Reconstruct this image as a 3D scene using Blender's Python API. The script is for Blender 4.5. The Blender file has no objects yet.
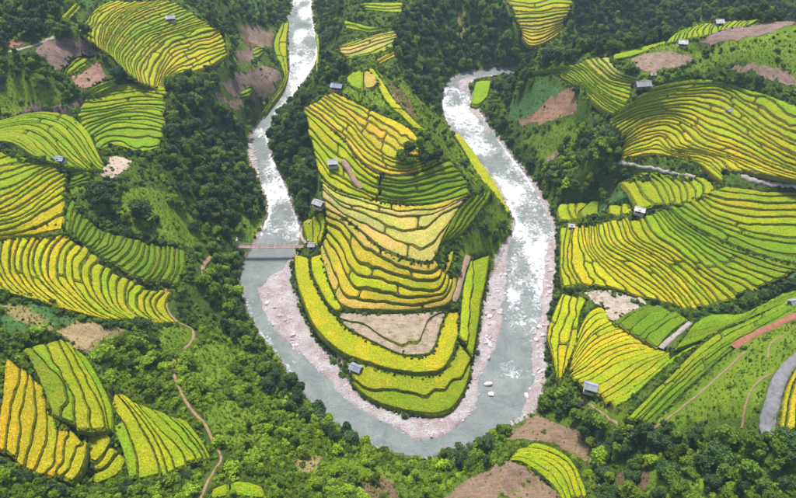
import bpy, math, random
import numpy as np
from mathutils import Vector

random.seed(7)
RNG = np.random.default_rng(11)
sc = bpy.context.scene
COL = sc.collection

# ------------------------------------------------------------------ camera, sky, sun, exposure
CAM_H, PITCH, FPX = 190.0, math.radians(42.0), 625.0      # height over the river, pitch, focal length in photo pixels
cam_d = bpy.data.cameras.new('camera')
cam_d.sensor_width = 36.0
cam_d.lens = 36.0 * FPX / 796.0
cam_d.clip_start = 1.0
cam_d.clip_end = 9000.0
cam = bpy.data.objects.new('camera', cam_d)
cam.location = (0, 0, CAM_H)
cam.rotation_euler = (math.pi / 2 - PITCH, 0, 0)
COL.objects.link(cam)
sc.camera = cam

SUN_EL, SUN_AZ = math.radians(66), math.radians(-16)       # azimuth measured from +Y (north, away from camera) towards +X
world = bpy.data.worlds.new('World')
sc.world = world
world.use_nodes = True
wn = world.node_tree
wn.nodes.clear()
w_out = wn.nodes.new('ShaderNodeOutputWorld')
w_bg = wn.nodes.new('ShaderNodeBackground')
w_sky = wn.nodes.new('ShaderNodeTexSky')
w_sky.sky_type = 'NISHITA'
w_sky.sun_disc = False
w_sky.sun_elevation = SUN_EL
w_sky.sun_rotation = SUN_AZ
w_sky.air_density = 1.0
w_sky.dust_density = 3.0
w_bg.inputs['Strength'].default_value = 0.12
wn.links.new(w_sky.outputs[0], w_bg.inputs['Color'])
wn.links.new(w_bg.outputs[0], w_out.inputs['Surface'])

sun_d = bpy.data.lights.new('sun', 'SUN')
sun_d.energy = 3.6
sun_d.angle = math.radians(9)
sun_d.color = (1.0, 0.95, 0.87)
sun = bpy.data.objects.new('sun', sun_d)
sdir = Vector((math.sin(SUN_AZ) * math.cos(SUN_EL), math.cos(SUN_AZ) * math.cos(SUN_EL), math.sin(SUN_EL)))
sun.rotation_euler = sdir.to_track_quat('Z', 'Y').to_euler()
sun.location = (0, 200, 400)
COL.objects.link(sun)

vs = sc.view_settings
vs.view_transform = 'Standard'
vs.look = 'None'
vs.gamma = 1.0
vs.use_curve_mapping = False
vs.exposure = 0.6
sc.cycles.use_denoising = True
sc.cycles.adaptive_threshold = .02
sc.cycles.max_bounces = 5
sc.cycles.transparent_max_bounces = 8
sc.cycles.volume_bounces = 0

# ------------------------------------------------------------------ maths helpers
CF, SF = math.cos(PITCH), math.sin(PITCH)

def unproj(px, z):
    """photo pixels (N,2) and heights (N,) -> points on those levels"""
    px = np.asarray(px, float); z = np.broadcast_to(np.asarray(z, float), px.shape[:-1])
    a = (px[..., 0] - 398.0) / FPX
    b = (px[..., 1] - 249.0) / FPX
    dx, dy, dz = a, CF - b * SF, -SF - b * CF
    t = (z - CAM_H) / dz
    return np.stack([dx * t, dy * t, z + 0 * t], -1)

def proj(P):
    P = np.asarray(P, float)
    x, y, z = P[..., 0], P[..., 1], P[..., 2] - CAM_H
    d = y * CF - z * SF
    u = x / d * FPX + 398
    v = 249 - (y * SF + z * CF) / d * FPX
    return np.stack([u, v], -1), d

def _hash(ix, iy, seed):
    n = (ix * 374761393 + iy * 668265263 + seed * 974711) & 0x7fffffff
    n = ((n ^ (n >> 13)) * 1274126177) & 0x7fffffff
    return ((n ^ (n >> 16)) & 0xffff) / 65535.0

def vnoise(x, y, seed=0):
    x = np.asarray(x, float); y = np.asarray(y, float) + 0 * x
    ix = np.floor(x).astype(np.int64); iy = np.floor(y).astype(np.int64)
    fx, fy = x - ix, y - iy
    fx = fx * fx * (3 - 2 * fx); fy = fy * fy * (3 - 2 * fy)
    a = _hash(ix, iy, seed); b = _hash(ix + 1, iy, seed)
    c = _hash(ix, iy + 1, seed); d = _hash(ix + 1, iy + 1, seed)
    return (a + (b - a) * fx) * (1 - fy) + (c + (d - c) * fx) * fy

def fbm(x, y, seed=0, o=4):
    s = 0; a = 0.5
    for k in range(o):
        s = s + a * (vnoise(x * 2 ** k, y * 2 ** k, seed + 31 * k) * 2 - 1); a *= 0.5
    return s

def spline(pts, M):
    """Catmull-Rom through pts (n,k), resampled to M points even in the first two coordinates"""
    p = np.asarray(pts, float)
    if len(p) == 2:
        f = np.linspace(0, 1, M)[:, None]
        return p[0] * (1 - f) + p[1] * f
    e = np.vstack([2 * p[0] - p[1], p, 2 * p[-1] - p[-2]])
    out = []
    u = np.linspace(0, 1, 16, endpoint=False)[:, None]
    for i in range(1, len(e) - 2):
        a, b, c, d = e[i - 1], e[i], e[i + 1], e[i + 2]
        out.append(0.5 * (2 * b + (c - a) * u + (2 * a - 5 * b + 4 * c - d) * u ** 2 + (3 * b - a - 3 * c + d) * u ** 3))
    q = np.vstack(out + [p[-1:]])
    L = np.r_[0, np.cumsum(np.linalg.norm(np.diff(q[:, :2], axis=0), axis=1))]
    s = np.linspace(0, L[-1], M)
    return np.stack([np.interp(s, L, q[:, k]) for k in range(q.shape[1])], -1)

def inpoly(x, y, poly):
    poly = np.asarray(poly, float)
    res = np.zeros(x.shape, bool)
    x0, y0 = poly[:, 0].min(), poly[:, 1].min(); x1, y1 = poly[:, 0].max(), poly[:, 1].max()
    m = (x >= x0) & (x <= x1) & (y >= y0) & (y <= y1)
    if not m.any(): return res
    xs, ys = x[m], y[m]
    r = np.zeros(xs.shape, bool)
    j = len(poly) - 1
    for i in range(len(poly)):
        xi, yi = poly[i]; xj, yj = poly[j]
        if yi != yj:
            c = ((yi > ys) != (yj > ys)) & (xs < (xj - xi) * (ys - yi) / (yj - yi) + xi)
            r ^= c
        j = i
    res[m] = r
    return res

def segdist(x, y, poly, closed=True):
    poly = np.asarray(poly, float)
    d = np.full(x.shape, 1e9)
    n = len(poly)
    for i in range(n if closed else n - 1):
        ax, ay = poly[i][:2]; bx, by = poly[(i + 1) % n][:2]
        vx, vy = bx - ax, by - ay
        t = np.clip(((x - ax) * vx + (y - ay) * vy) / (vx * vx + vy * vy + 1e-9), 0, 1)
        d = np.minimum(d, (x - ax - t * vx) ** 2 + (y - ay - t * vy) ** 2)
    return np.sqrt(d)

def sstep(a, b, x):
    t = np.clip((x - a) / (b - a), 0, 1)
    return t * t * (3 - 2 * t)

# ------------------------------------------------------------------ traced layout: river
LEFT_BANK = [(292, -14), (293, 3), (289, 20), (289, 50), (289, 75), (280, 95), (268, 112), (258, 125), (250, 140), (250, 155), (257, 175),
             (266, 195), (268, 212), (263, 228), (256, 242), (248, 255), (240, 270), (242, 288), (249, 312), (263, 338), (278, 356),
             (292, 376), (308, 398), (322, 414), (341, 426), (362, 440), (382, 448), (400, 453), (420, 457), (445, 455), (465, 450),
             (482, 440), (505, 426), (523, 416), (535, 407), (539, 396), (541, 380), (543, 362), (546, 340), (548, 320), (552, 300),
             (554, 278), (555, 255), (555, 238), (552, 222), (545, 205), (532, 182), (518, 165), (505, 148), (493, 132), (485, 119),
             (477, 108), (469, 98), (467, 88), (472, 80), (482, 77), (497, 76), (515, 77)]
RIGHT_BANK = [(515, 69), (492, 70), (472, 72), (456, 77), (446, 85), (442, 100), (443, 112), (447, 122), (454, 133), (463, 146), (480, 168),
              (493, 185), (505, 202), (513, 216), (515, 228), (505, 245), (497, 262), (490, 285), (485, 305), (480, 330), (477, 350),
              (473, 372), (469, 388), (461, 402), (450, 412), (435, 418), (412, 419), (387, 412), (366, 401), (349, 386), (331, 362),
              (317, 345), (305, 325), (297, 305), (291, 285), (292, 265), (297, 248), (300, 235), (298, 220), (291, 202), (285, 186),
              (278, 170), (271, 155), (268, 140), (271, 125), (286, 105), (300, 86), (311, 70), (317, 58), (318, 45), (315, 30), (312, 15), (311, -14)]
def smooth_open(p, M):
    return spline(p, M)
RIVER = np.vstack([smooth_open(LEFT_BANK, 190), smooth_open(RIGHT_BANK, 190)])
RIVER_W = unproj(RIVER, 0.0)[:, :2]
# gravel bars inside the channel
BARS = [
    [(291, 258), (280, 268), (266, 277), (257, 288), (259, 306), (270, 328), (284, 341), (298, 353), (313, 369), (328, 386), (345, 401), (362, 413),
     (377, 421), (390, 427), (402, 435), (414, 441), (430, 442), (443, 439), (455, 432), (466, 423), (475, 412), (479, 394), (483, 376), (491, 362),
     (497, 350), (502, 335), (504, 318), (508, 300), (507, 284), (511, 268), (508, 255), (512, 240), (516, 226), (505, 245), (490, 285), (477, 350), (461, 402),
     (435, 416), (387, 410), (331, 360), (300, 308)],
    [(550, 232), (545, 250), (543, 268), (540, 285), (538, 302), (541, 312), (534, 326), (531, 345), (529, 362), (532, 378), (525, 390), (522, 405), (526, 416), (545, 400), (551, 330), (558, 255)],
    [(250, 138), (256, 150), (258, 165), (261, 178), (256, 180), (246, 160)],
    [(482, 166), (487, 168), (497, 180), (505, 192), (508, 200), (498, 196), (488, 180)],
    [(468, 86), (461, 92), (458, 82), (466, 77), (476, 77), (497, 73), (500, 80), (472, 84)],
    [(466, 100), (470, 112), (480, 122), (490, 135), (484, 118), (474, 104)],
    [(520, 163), (526, 178), (536, 193), (543, 208), (550, 226), (556, 228), (548, 205), (534, 182)],
]
# ------------------------------------------------------------------ traced layout: rice terraces
Y = (.60, .53, .012); GO = (.62, .47, .03); YG = (.45, .46, .008); LI = (.32, .41, .008); GR = (.19, .29, .008); DG = (.12, .20, .008)
OR = (.58, .44, .010); PA = (.66, .54, .14); HV = (.46, .36, .27); PO = (.62, .44, .10)

def F(label, guides, zs, counts, cols, **k):
    return dict(label=label, guides=guides, zs=zs, counts=counts, cols=cols, **k)

FIELDS = [
 # ---- the spur inside the river bend
 F('lowest green rice plots at the rounded tip of the central spur',
   [[(346, 362), (366, 365), (396, 373), (424, 376), (441, 373), (453, 358), (459, 342)], [(353, 377), (376, 389), (413, 394), (431, 391), (448, 384), (462, 368), (468, 352)],
    [(352, 384), (366, 397), (390, 408), (425, 415), (446, 413), (458, 402), (467, 384), (472, 362)]],
   [4.2, 3.0, 1.7], [1, 1], [YG, LI, GR], seg=90, bank=.10),
 F('broad bright yellow rice band curving around the spur tip',
   [[(308, 256), (312, 278), (325, 303), (337, 317), (351, 329), (376, 343), (401, 354), (424, 355), (434, 349), (440, 330), (446, 312)],
    [(294, 254), (296, 280), (304, 306), (316, 331), (330, 345), (345, 356), (366, 364), (396, 372), (424, 375), (443, 370), (454, 354), (459, 332), (459, 312)]],
   [7.2, 5.2], [1], [Y, Y], seg=400, bank=.10),
 F('bare pinkish harvested plots in the middle of the spur',
   [[(340, 313), (358, 313), (380, 314), (407, 313), (430, 312), (446, 310)], [(338, 317), (363, 324), (385, 336), (402, 345), (415, 345), (423, 336), (430, 320), (444, 312)],
    [(337, 318), (351, 330), (376, 343), (401, 354), (424, 355), (434, 349), (440, 330), (446, 313)]],
   [9.2, 8.5, 7.8], [1, 1], [HV, HV], bare=True, bank=.08, seg=400),
 F('slim yellow rice strip wedged left of the harvested spur plots',
   [[(323, 250), (326, 270), (331, 288), (343, 310)], [(310, 256), (313, 277), (326, 302), (337, 315)]], [10, 7.8], [1], [Y, YG], bank=.12, seg=200),
 F('sweeping golden rice bands on the lower middle of the spur',
   [[(322, 207), (345, 220), (362, 233), (378, 247), (397, 257), (424, 264), (434, 260), (437, 246)],
    [(326, 228), (338, 244), (349, 264), (366, 279), (396, 288), (428, 291), (442, 286), (447, 270)],
    [(320, 246), (323, 264), (331, 287), (343, 308), (372, 312), (407, 312), (445, 307), (455, 293), (457, 279)]],
   [21, 15, 9.6], [3, 3], [PO, GO, Y, GO, PO], bank=.22),
 F('yellow rice bands left of the golden sweep above the footbridge',
   [[(322, 207), (324, 216), (326, 228), (322, 238), (320, 247)], [(302, 224), (303, 232), (305, 238), (308, 244), (310, 248)]], [(20.5, 10.5), (11, 7)], [3], [Y, YG], bank=.2),
 F('pale straw rice lobes across the waist of the spur',
   [[(320, 178), (335, 190), (355, 197), (380, 202), (400, 205), (420, 206), (440, 203), (456, 198), (471, 194)],
    [(321, 192), (340, 206), (362, 216), (385, 222), (405, 226), (425, 226), (440, 220), (452, 211), (464, 203)],
    [(322, 207), (345, 220), (362, 233), (378, 247), (397, 257), (424, 264), (434, 260), (440, 244), (447, 228)]],
   [26, 23.5, 21], [3, 2], [Y, PA, PA, PO], bank=.16),
 F('narrow green rice bands on the right shoulder above the straw lobes',
   [[(380, 175), (400, 177), (420, 173), (436, 166), (450, 160)], [(377, 190), (402, 194), (425, 190), (447, 183), (466, 178)], [(375, 203), (402, 205), (425, 205), (450, 201), (472, 194)]],
   [34, 29.5, 26], [4, 3], [LI, GR, GR, LI], bank=.26),
 F('yellow rice bands between the white-roofed hut and green bands',
   [[(303, 109), (326, 126), (345, 143), (358, 160), (373, 172), (383, 175)], [(318, 172), (330, 186), (345, 194), (362, 199), (376, 203)]],
   [33.5, 26], [6], [Y, YG, Y], bank=.2),
 F('upper spur yellow rice with thick brown banks below the blue hut',
   [[(330, 91), (350, 100), (375, 113), (396, 122), (410, 130), (418, 140), (424, 150)], [(316, 99), (338, 113), (356, 127), (370, 143), (385, 156), (405, 163), (430, 158)],
    [(302, 107), (325, 124), (345, 141), (358, 158), (374, 170), (395, 176), (420, 172), (447, 160)]],
   [40, 37, 34], [4, 4], [Y, GO, Y, GO], bank=.34, brown=True),
 F('thin yellow rice ribbon bordering the grassy knoll of the spur',
   [[(373, 68), (384, 84), (393, 98), (404, 110), (418, 124), (428, 131)], [(366, 68), (376, 86), (386, 103), (392, 110), (402, 118), (414, 130)]], [42, 40.6], [1], [Y, YG], bank=.14),
 F('round knoll plot half lime half orange on top of the spur',
   [[(346, 78), (352, 73), (360, 71), (369, 72), (377, 79)], [(346, 82), (353, 88), (362, 91), (372, 89), (378, 83)]], [43.6, 42.8], [1], [PO, PO], bank=.12, seg=9, segcols=[LI, PO, PO, PO]),
 F('green rice strips curving down the right edge of the straw lobes',
   [[(472, 195), (462, 206), (453, 218), (447, 230), (440, 244)], [(492, 188), (487, 202), (474, 220), (460, 236), (452, 243)]], [(26, 21), (18.5, 15)], [4], [GR, LI, GR], bank=.24),
 F('long yellow rice strip along the left bank of the right river arm',
   [[(453, 133), (464, 150), (475, 170), (488, 188), (500, 204), (508, 214)], [(458, 133), (471, 149), (483, 166), (495, 184), (505, 203), (511, 213)]], [4, 2.5], [1], [YG, Y], seg=50, bank=.08),
 F('green and yellow strips on the right flank beside the gravel bank',
   [[(471, 258), (464, 283), (461, 310), (460, 328), (459, 340)], [(473, 257), (472, 290), (475, 320), (473, 335), (468, 351)], [(491, 252), (487, 276), (482, 300), (479, 320), (476, 340), (472, 360)]],
   [7, 5, 3], [1, 1], [Y, YG, GR], seg=100, bank=.12),
 F('two small yellow strips beside the brown track on the spur',
   [[(448, 252), (447, 264), (444, 274)], [(454, 250), (452, 262), (447, 276)]], [16, 14], [1], [GO, Y], bank=.15),
 # ---- left hillside
 F('yellow rice bands rising to the right at the left picture edge',
   [[(-18, 156), (5, 153), (25, 157), (46, 164)], [(-18, 206), (10, 194), (30, 183), (46, 173), (62, 168)], [(-18, 232), (10, 227), (35, 218), (55, 205), (70, 192)], [(-18, 246), (12, 239), (40, 236), (66, 232)]],
   [(60, 53), (58, 50), (54, 45), (51.5, 43)], [5, 6, 2], [LI, YG, Y, Y], bank=.3),
 F('big fan of curved yellow-green rice bands on the left slope',
   [[(-20, 240), (-14, 262), (-5, 285), (8, 293)], [(22, 235), (18, 260), (24, 283), (40, 298), (60, 308)], [(66, 232), (53, 250), (51, 275), (63, 293), (85, 312), (105, 320)],
    [(100, 259), (91, 272), (93, 290), (106, 308), (127, 320)], [(137, 282), (129, 295), (131, 308), (145, 319), (160, 324)], [(173, 292), (166, 304), (169, 315), (177, 324)]],
   [52, 47, 42, 37, 31, 25.5], [4, 4, 4, 4, 4], [YG, Y, Y, YG, YG, YG], bank=.26),
 F('dark green rice bands stepping down beside the two domed trees',
   [[(73, 197), (67, 210), (65, 231)], [(100, 227), (90, 240), (84, 247)], [(125, 236), (118, 250), (102, 260)], [(150, 242), (148, 262), (135, 280)], [(172, 246), (172, 268), (164, 285)], [(185, 250), (186, 266), (178, 286)]],
   [44, 39, 36, 32, 28.5, 26], [5, 4, 4, 4, 2], [GR, GR, GR, GR, GR], bank=.3),
 F('lime rice arcs on the upper left slope beside the dark wood',
   [[(87, 94), (112, 86), (140, 84), (170, 88)], [(76, 113), (105, 109), (135, 104), (167, 105)], [(84, 141), (96, 132), (116, 125), (145, 123), (166, 128)], [(99, 151), (116, 147), (140, 153), (163, 148)]],
   [(54, 47), (51, 45), (46, 43), (43, 40)], [4, 5, 3], [YG, LI, LI, LI], bank=.18),
 F('lime rice curves around the little blue-roofed shed',
   [[(-10, 124), (30, 114), (55, 113), (74, 118), (88, 132), (96, 148), (104, 164), (113, 171)], [(-10, 134), (20, 130), (38, 136), (50, 147), (62, 158), (82, 171)], [(-10, 142), (8, 142), (20, 147), (30, 154), (44, 160)]],
   [(55, 44), (57, 48), (60, 55)], [7, 4], [LI, LI, LI], bank=.17),
 F('small green rice strips under the blue-roofed shed',
   [[(66, 170), (76, 172), (92, 166)], [(70, 190), (80, 186), (90, 184)]], [47, 44], [4], [LI, GR], bank=.28),
 F('large upper left hillside of thin yellow rice bands',
   [[(112, 1), (96, 10), (86, 22), (78, 32)], [(140, 2), (118, 12), (104, 24), (99, 37), (98, 48)], [(172, 2), (150, 10), (128, 20), (115, 35), (108, 50), (113, 58)], [(196, 15), (170, 25), (145, 34), (130, 48), (123, 60), (128, 75)],
    [(215, 28), (190, 34), (165, 43), (152, 57), (143, 71), (145, 85)], [(222, 33), (200, 41), (174, 48), (163, 62), (157, 78), (155, 90)], [(229, 55), (212, 66), (196, 72), (180, 74), (170, 80), (164, 90)]],
   [(62, 70), (60, 65), (56, 60.5), (50, 56.5), (45, 52), (42, 49), (35, 45)], [4, 5, 6, 6, 2, 6], [YG, Y, YG, LI, YG, Y, Y], bank=.26, brown=True),
 F('small lime rice strips among brown plots on the upper left',
   [[(62, 74), (72, 62), (80, 55)], [(70, 79), (84, 69), (95, 61)]], [60, 57], [3], [LI, YG], bank=.15),
 F('short lime rice strips above the dark bank on the upper left',
   [[(85, 92), (100, 84), (115, 79)], [(90, 98), (105, 92), (118, 84)]], [56, 53], [3], [YG, LI], bank=.15),
 F('narrow yellow rice strips at the upper left corner by trees',
   [[(58, 20), (66, 12), (76, 2)], [(68, 24), (76, 16), (84, 6)]], [73, 70], [2], [YG, LI], bank=.4),
 F('long lime rice strip along the far left river bank',
   [[(283, 22), (276, 36), (274, 50), (281, 66), (284, 78), (274, 96), (262, 112)], [(289, 22), (287, 40), (287, 60), (288, 76), (282, 92), (270, 108), (266, 114)]], [4.0, 1.6], [2], [LI, YG], bank=.12),
 F('yellow rice sliver along the far right side of left river',
   [[(319, 34), (319, 50), (318, 66), (320, 78)], [(315, 34), (317.5, 50), (316, 62), (316, 72)]], [3, 1.5], [1], [YG, YG], bank=.1),
 F('little green rice strips on the brown slope above the river',
   [[(237, 92), (245, 87), (252, 86)], [(241, 98), (249, 96), (255, 88)]], [20, 17], [3], [LI, LI], bank=.15),
 F('green rice strips below the purple plot over the river',
   [[(251, 50), (257, 47), (264, 48)], [(252, 59), (259, 58), (266, 51)]], [16, 13], [3], [LI, GR], bank=.2),
 # ---- bottom left
 F('ripe orange-gold rice strips in the bottom left corner',
   [[(6, 352), (3, 400), (-6, 450)], [(28, 372), (25, 410), (11, 461)], [(44, 384), (44, 425), (29, 474)], [(68, 418), (67, 450), (52, 480)], [(88, 444), (84, 468), (71, 487)]],
   [50, 48.2, 46.5, 44.8, 43.2], [2, 2, 2, 2], [OR, OR, OR, OR, OR], bank=.08, crop=.9, seg=200),
 F('tall green and lime rice strips at the lower left',
   [[(20, 346), (34, 368), (44, 391), (56, 420)], [(44, 341), (60, 364), (74, 395), (82, 432)], [(64, 340), (81, 364), (98, 400), (107, 434)], [(86, 357), (100, 380), (113, 410), (114, 438)]],
   [48.5, 46, 43.4, 41.2], [2, 2, 2], [GR, LI, YG, LI], bank=.08, crop=.9, seg=200),
 F('three rounded lime rice patches stepping down at lower left',
   [[(83, 438), (95, 428), (112, 437)], [(86, 462), (98, 461), (111, 444)], [(89, 474), (107, 469), (119, 450)], [(92, 489), (118, 477), (128, 462)]],
   [41.8, 40.2, 39, 37.8], [1, 1, 1], [YG, YG, YG], bank=.14, crop=.9, seg=200),
 F('lime rice strips leaning right beside the brown footpath',
   [[(112, 430), (122, 448), (130, 482)], [(111, 390), (132, 419), (150, 450), (159, 480)], [(135, 402), (156, 425), (176, 452), (183, 472)], [(164, 414), (184, 434), (200, 455), (204, 466)], [(186, 421), (201, 440), (212, 460)]],
   [40, 38.4, 36.4, 34.6, 33.2], [2, 3, 2, 2], [LI, YG, YG, LI, LI], bank=.09, crop=.9, seg=60),
 F('small lime rice plots cut by the bottom edge near the footpath',
   [[(212, 490), (228, 484), (246, 482), (262, 486)], [(208, 500), (228, 497), (248, 497), (268, 500)]], [36, 37], [1], [LI, LI], bank=.15, seg=7),
 # ---- bottom centre right
 F('lime rice stripes between two bare plots at the bottom',
   [[(524, 444), (545, 446), (570, 460), (583, 485), (588, 503)], [(503, 462), (520, 462), (541, 475), (556, 490), (563, 503)]], [14, 20], [5], [YG, YG, LI], bank=.16, seg=200),
 # ---- right side, lower
 F('bright yellow lobed strips by the right river bank',
   [[(563, 292), (553, 315), (547, 336), (551, 352), (556, 375)], [(573, 293), (563, 315), (561, 340), (560, 358), (558, 388)], [(586, 299), (579, 318), (576, 343), (569, 360), (564, 374)]],
   [4.5, 6, 8], [2, 2], [Y, Y, YG], bank=.16, seg=30),
 F('dense yellow rice strips fanning up from the grey-roofed hut',
   [[(573, 353), (578, 333), (588, 314), (603, 306)], [(569, 369), (585, 350), (606, 334), (626, 329), (645, 343)], [(573, 381), (592, 373), (615, 359), (641, 352), (666, 351)], [(600, 398), (616, 389), (640, 373), (661, 360), (681, 352)], [(610, 410), (630, 399), (653, 378), (681, 356), (702, 342)]],
   [7, (9, 11.5), (12, 17.5), (17, 21), (21.5, 24.5)], [4, 5, 3, 2], [Y, Y, Y, YG, LI], bank=.13),
 F('green rice bands climbing right towards the red dirt road',
   [[(624, 420), (645, 400), (668, 378), (694, 352), (718, 334), (755, 318), (806, 292)], [(650, 426), (676, 400), (702, 376), (730, 352), (765, 332), (806, 308)]],
   [(23.5, 27), (29, 36)], [5], [LI, GR, GR, DG], bank=.22),
 F('deep green rice block between harvested patch and stone track',
   [[(612, 323), (630, 312), (652, 304)], [(655, 350), (672, 331), (692, 317)]], [11, 19], [5], [DG, GR, GR], bank=.12, seg=200),
 F('green rice lobes right of the stone track below the gully',
   [[(693, 325), (712, 315), (740, 315), (770, 301), (806, 280)], [(673, 350), (704, 339), (745, 320), (806, 294)]], [19, 25], [4], [LI, GR, GR], bank=.16),
 F('golden rice strips at the right edge beyond the tarmac road',
   [[(800, 362), (790, 378), (782, 400), (778, 432)], [(815, 362), (803, 380), (797, 400), (795, 432)]], [48, 50], [2], [GO, GO], bank=.25, crop=.9, seg=100),
 # ---- right side, middle
 F('wide yellow rice slope above the bushy gully on the right',
   [[(560, 227), (560, 250), (560, 272), (563, 290)], [(578, 225), (578, 250), (582, 270), (592, 286)], [(590, 223), (593, 245), (604, 262), (625, 276), (645, 290), (660, 303)], [(601, 222), (609, 244), (630, 258), (655, 274), (676, 294), (690, 311)],
    [(628, 217), (641, 238), (665, 254), (690, 271), (709, 288), (724, 304)], [(655, 212), (669, 230), (691, 247), (713, 264), (735, 279), (760, 290)], [(668, 207), (690, 225), (725, 243), (765, 258), (806, 268)]],
   [4.5, 8, 10.5, 14, 18.5, 22.5, 25.5], [3, 3, 3, 5, 3, 4], [YG, Y, Y, Y, YG, LI, GR], bank=.2),
 F('broad lime rice curves at the right edge below the stony path',
   [[(668, 207), (690, 225), (725, 243), (765, 258), (806, 268)], [(690, 200), (715, 215), (752, 223), (806, 226)], [(705, 194), (730, 201), (765, 204), (806, 204)], [(722, 186), (745, 189), (770, 192), (806, 192)]],
   [25.5, 28.5, 31, 33], [4, 3, 2], [GR, LI, YG, LI], bank=.22),
 F('short lime rice arcs above the white-roofed field hut',
   [[(616, 182), (628, 194), (637, 212)], [(636, 173), (655, 186), (663, 207)], [(668, 174), (684, 188), (685, 206)], [(704, 178), (714, 188), (706, 197)]],
   [21.5, 24.5, 27, 30], [2, 4, 3], [YG, LI, LI, YG], bank=.24),
 F('little yellow plots by the small white shed near the river',
   [[(560, 203), (557, 212), (560, 222)], [(587, 201), (585, 210), (588, 221)], [(600, 201), (598, 210), (600, 215)]], [4, 7, 9], [3, 1], [YG, YG, GR], bank=.25),
 F('two yellow plots left of the white-roofed field hut',
   [[(608, 206), (608, 214), (611, 219)], [(631, 203), (632, 208), (632, 213)]], [13, 18], [2], [Y, YG], bank=.15),
 # ---- right side, upper
 F('great arching yellow rice slope below the stilt house',
   [[(617, 161), (650, 155), (680, 159), (700, 166), (714, 177), (725, 185)], [(620, 152), (645, 141), (660, 138), (672, 148), (690, 152), (712, 158), (730, 171)], [(622, 138), (645, 124), (670, 119), (690, 128), (705, 140), (735, 151), (765, 164), (806, 180)],
    [(610, 122), (640, 109), (680, 103), (715, 108), (740, 122), (768, 139), (806, 160)], [(630, 103), (655, 94), (685, 89), (720, 89), (748, 101), (773, 116), (806, 134)], [(650, 88), (675, 82), (705, 79), (738, 86), (768, 96), (806, 110)]],
   [(30, 34), (33, 36.5), (38.5, 41), (44.5, 46), (49.5, 50.5), (53, 53.5)], [3, 4, 5, 3, 2], [Y, Y, Y, YG, YG, LI], bank=.26, brown=True),
 F('green rice bands draped over the ridge left of the stilt house',
   [[(532, 72), (546, 72), (562, 79), (582, 92), (600, 108), (614, 116)], [(560, 66), (576, 72), (590, 85), (607, 97), (627, 106)], [(585, 60), (594, 70), (607, 80), (633, 88)], [(609, 54), (612, 64), (620, 72), (640, 79)]],
   [(34, 40), (41, 44.5), (47, 48), (53, 52)], [4, 4, 3], [LI, LI, LI, PA], bank=.24),
 F('short lime rice stripes along the ridge by the white roofs',
   [[(664, 45), (672, 37), (682, 30)], [(700, 38), (704, 30), (711, 23)], [(750, 26), (755, 22), (760, 20)]], [61, 64, 67.5], [6, 8], [LI, LI, LI], bank=.3, seg=200),
 F('thin lime rice strip following the crest of the ridge',
   [[(612, 55), (630, 51), (648, 46), (666, 41)], [(612, 60), (632, 56), (650, 50), (668, 46)]], [55, 55.5], [1], [LI, LI], bank=.1, seg=40),
 # ---- far back
 F('yellow rice arcs on the far neck behind the knoll',
   [[(340, 46), (356, 41), (376, 35), (397, 30)], [(337, 51), (352, 50), (372, 44), (398, 37)], [(348, 60), (364, 57), (384, 53), (398, 46)]], [37, 35.5, 34], [3, 3], [YG, PA, YG], bank=.25, brown=True),
 F('golden curved strips right of the far neck arcs',
   [[(376, 60), (386, 55), (398, 50)], [(378, 66), (388, 61), (397, 57)]], [37, 35.5], [3], [GO, GO], bank=.3),
 F('thin yellow rice strips among shrubs high on the far neck',
   [[(344, 20), (356, 23), (374, 27), (398, 25)], [(345, 30), (358, 32), (372, 34), (392, 30)]], [37, 34.5], [2], [YG, YG], bank=.55),
 F('uppermost thin yellow strips on the far neck under the frame top',
   [[(360, 4), (376, 3), (404, 3)], [(364, 10), (380, 12), (404, 14)]], [41, 39], [3], [YG, YG], bank=.5),
 F('far golden terrace field surrounded by forest at the top',
   [[(503, -6), (535, -7), (575, -6)], [(512, 12), (535, 12), (572, 8)], [(519, 28), (540, 29), (564, 22)], [(521, 38), (530, 46), (545, 43), (568, 29)]], [34, 30, 24, 19], [3, 4, 4], [YG, YG, GO, GO], bank=.35, brown=True),
 F('lime rice plot inside the bend of the far right river',
   [[(474, 84), (479, 81), (492, 80)], [(468, 104), (478, 106), (488, 97)]], [3.2, 1.8], [1], [LI, LI], bank=.06, seg=200),
]
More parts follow.
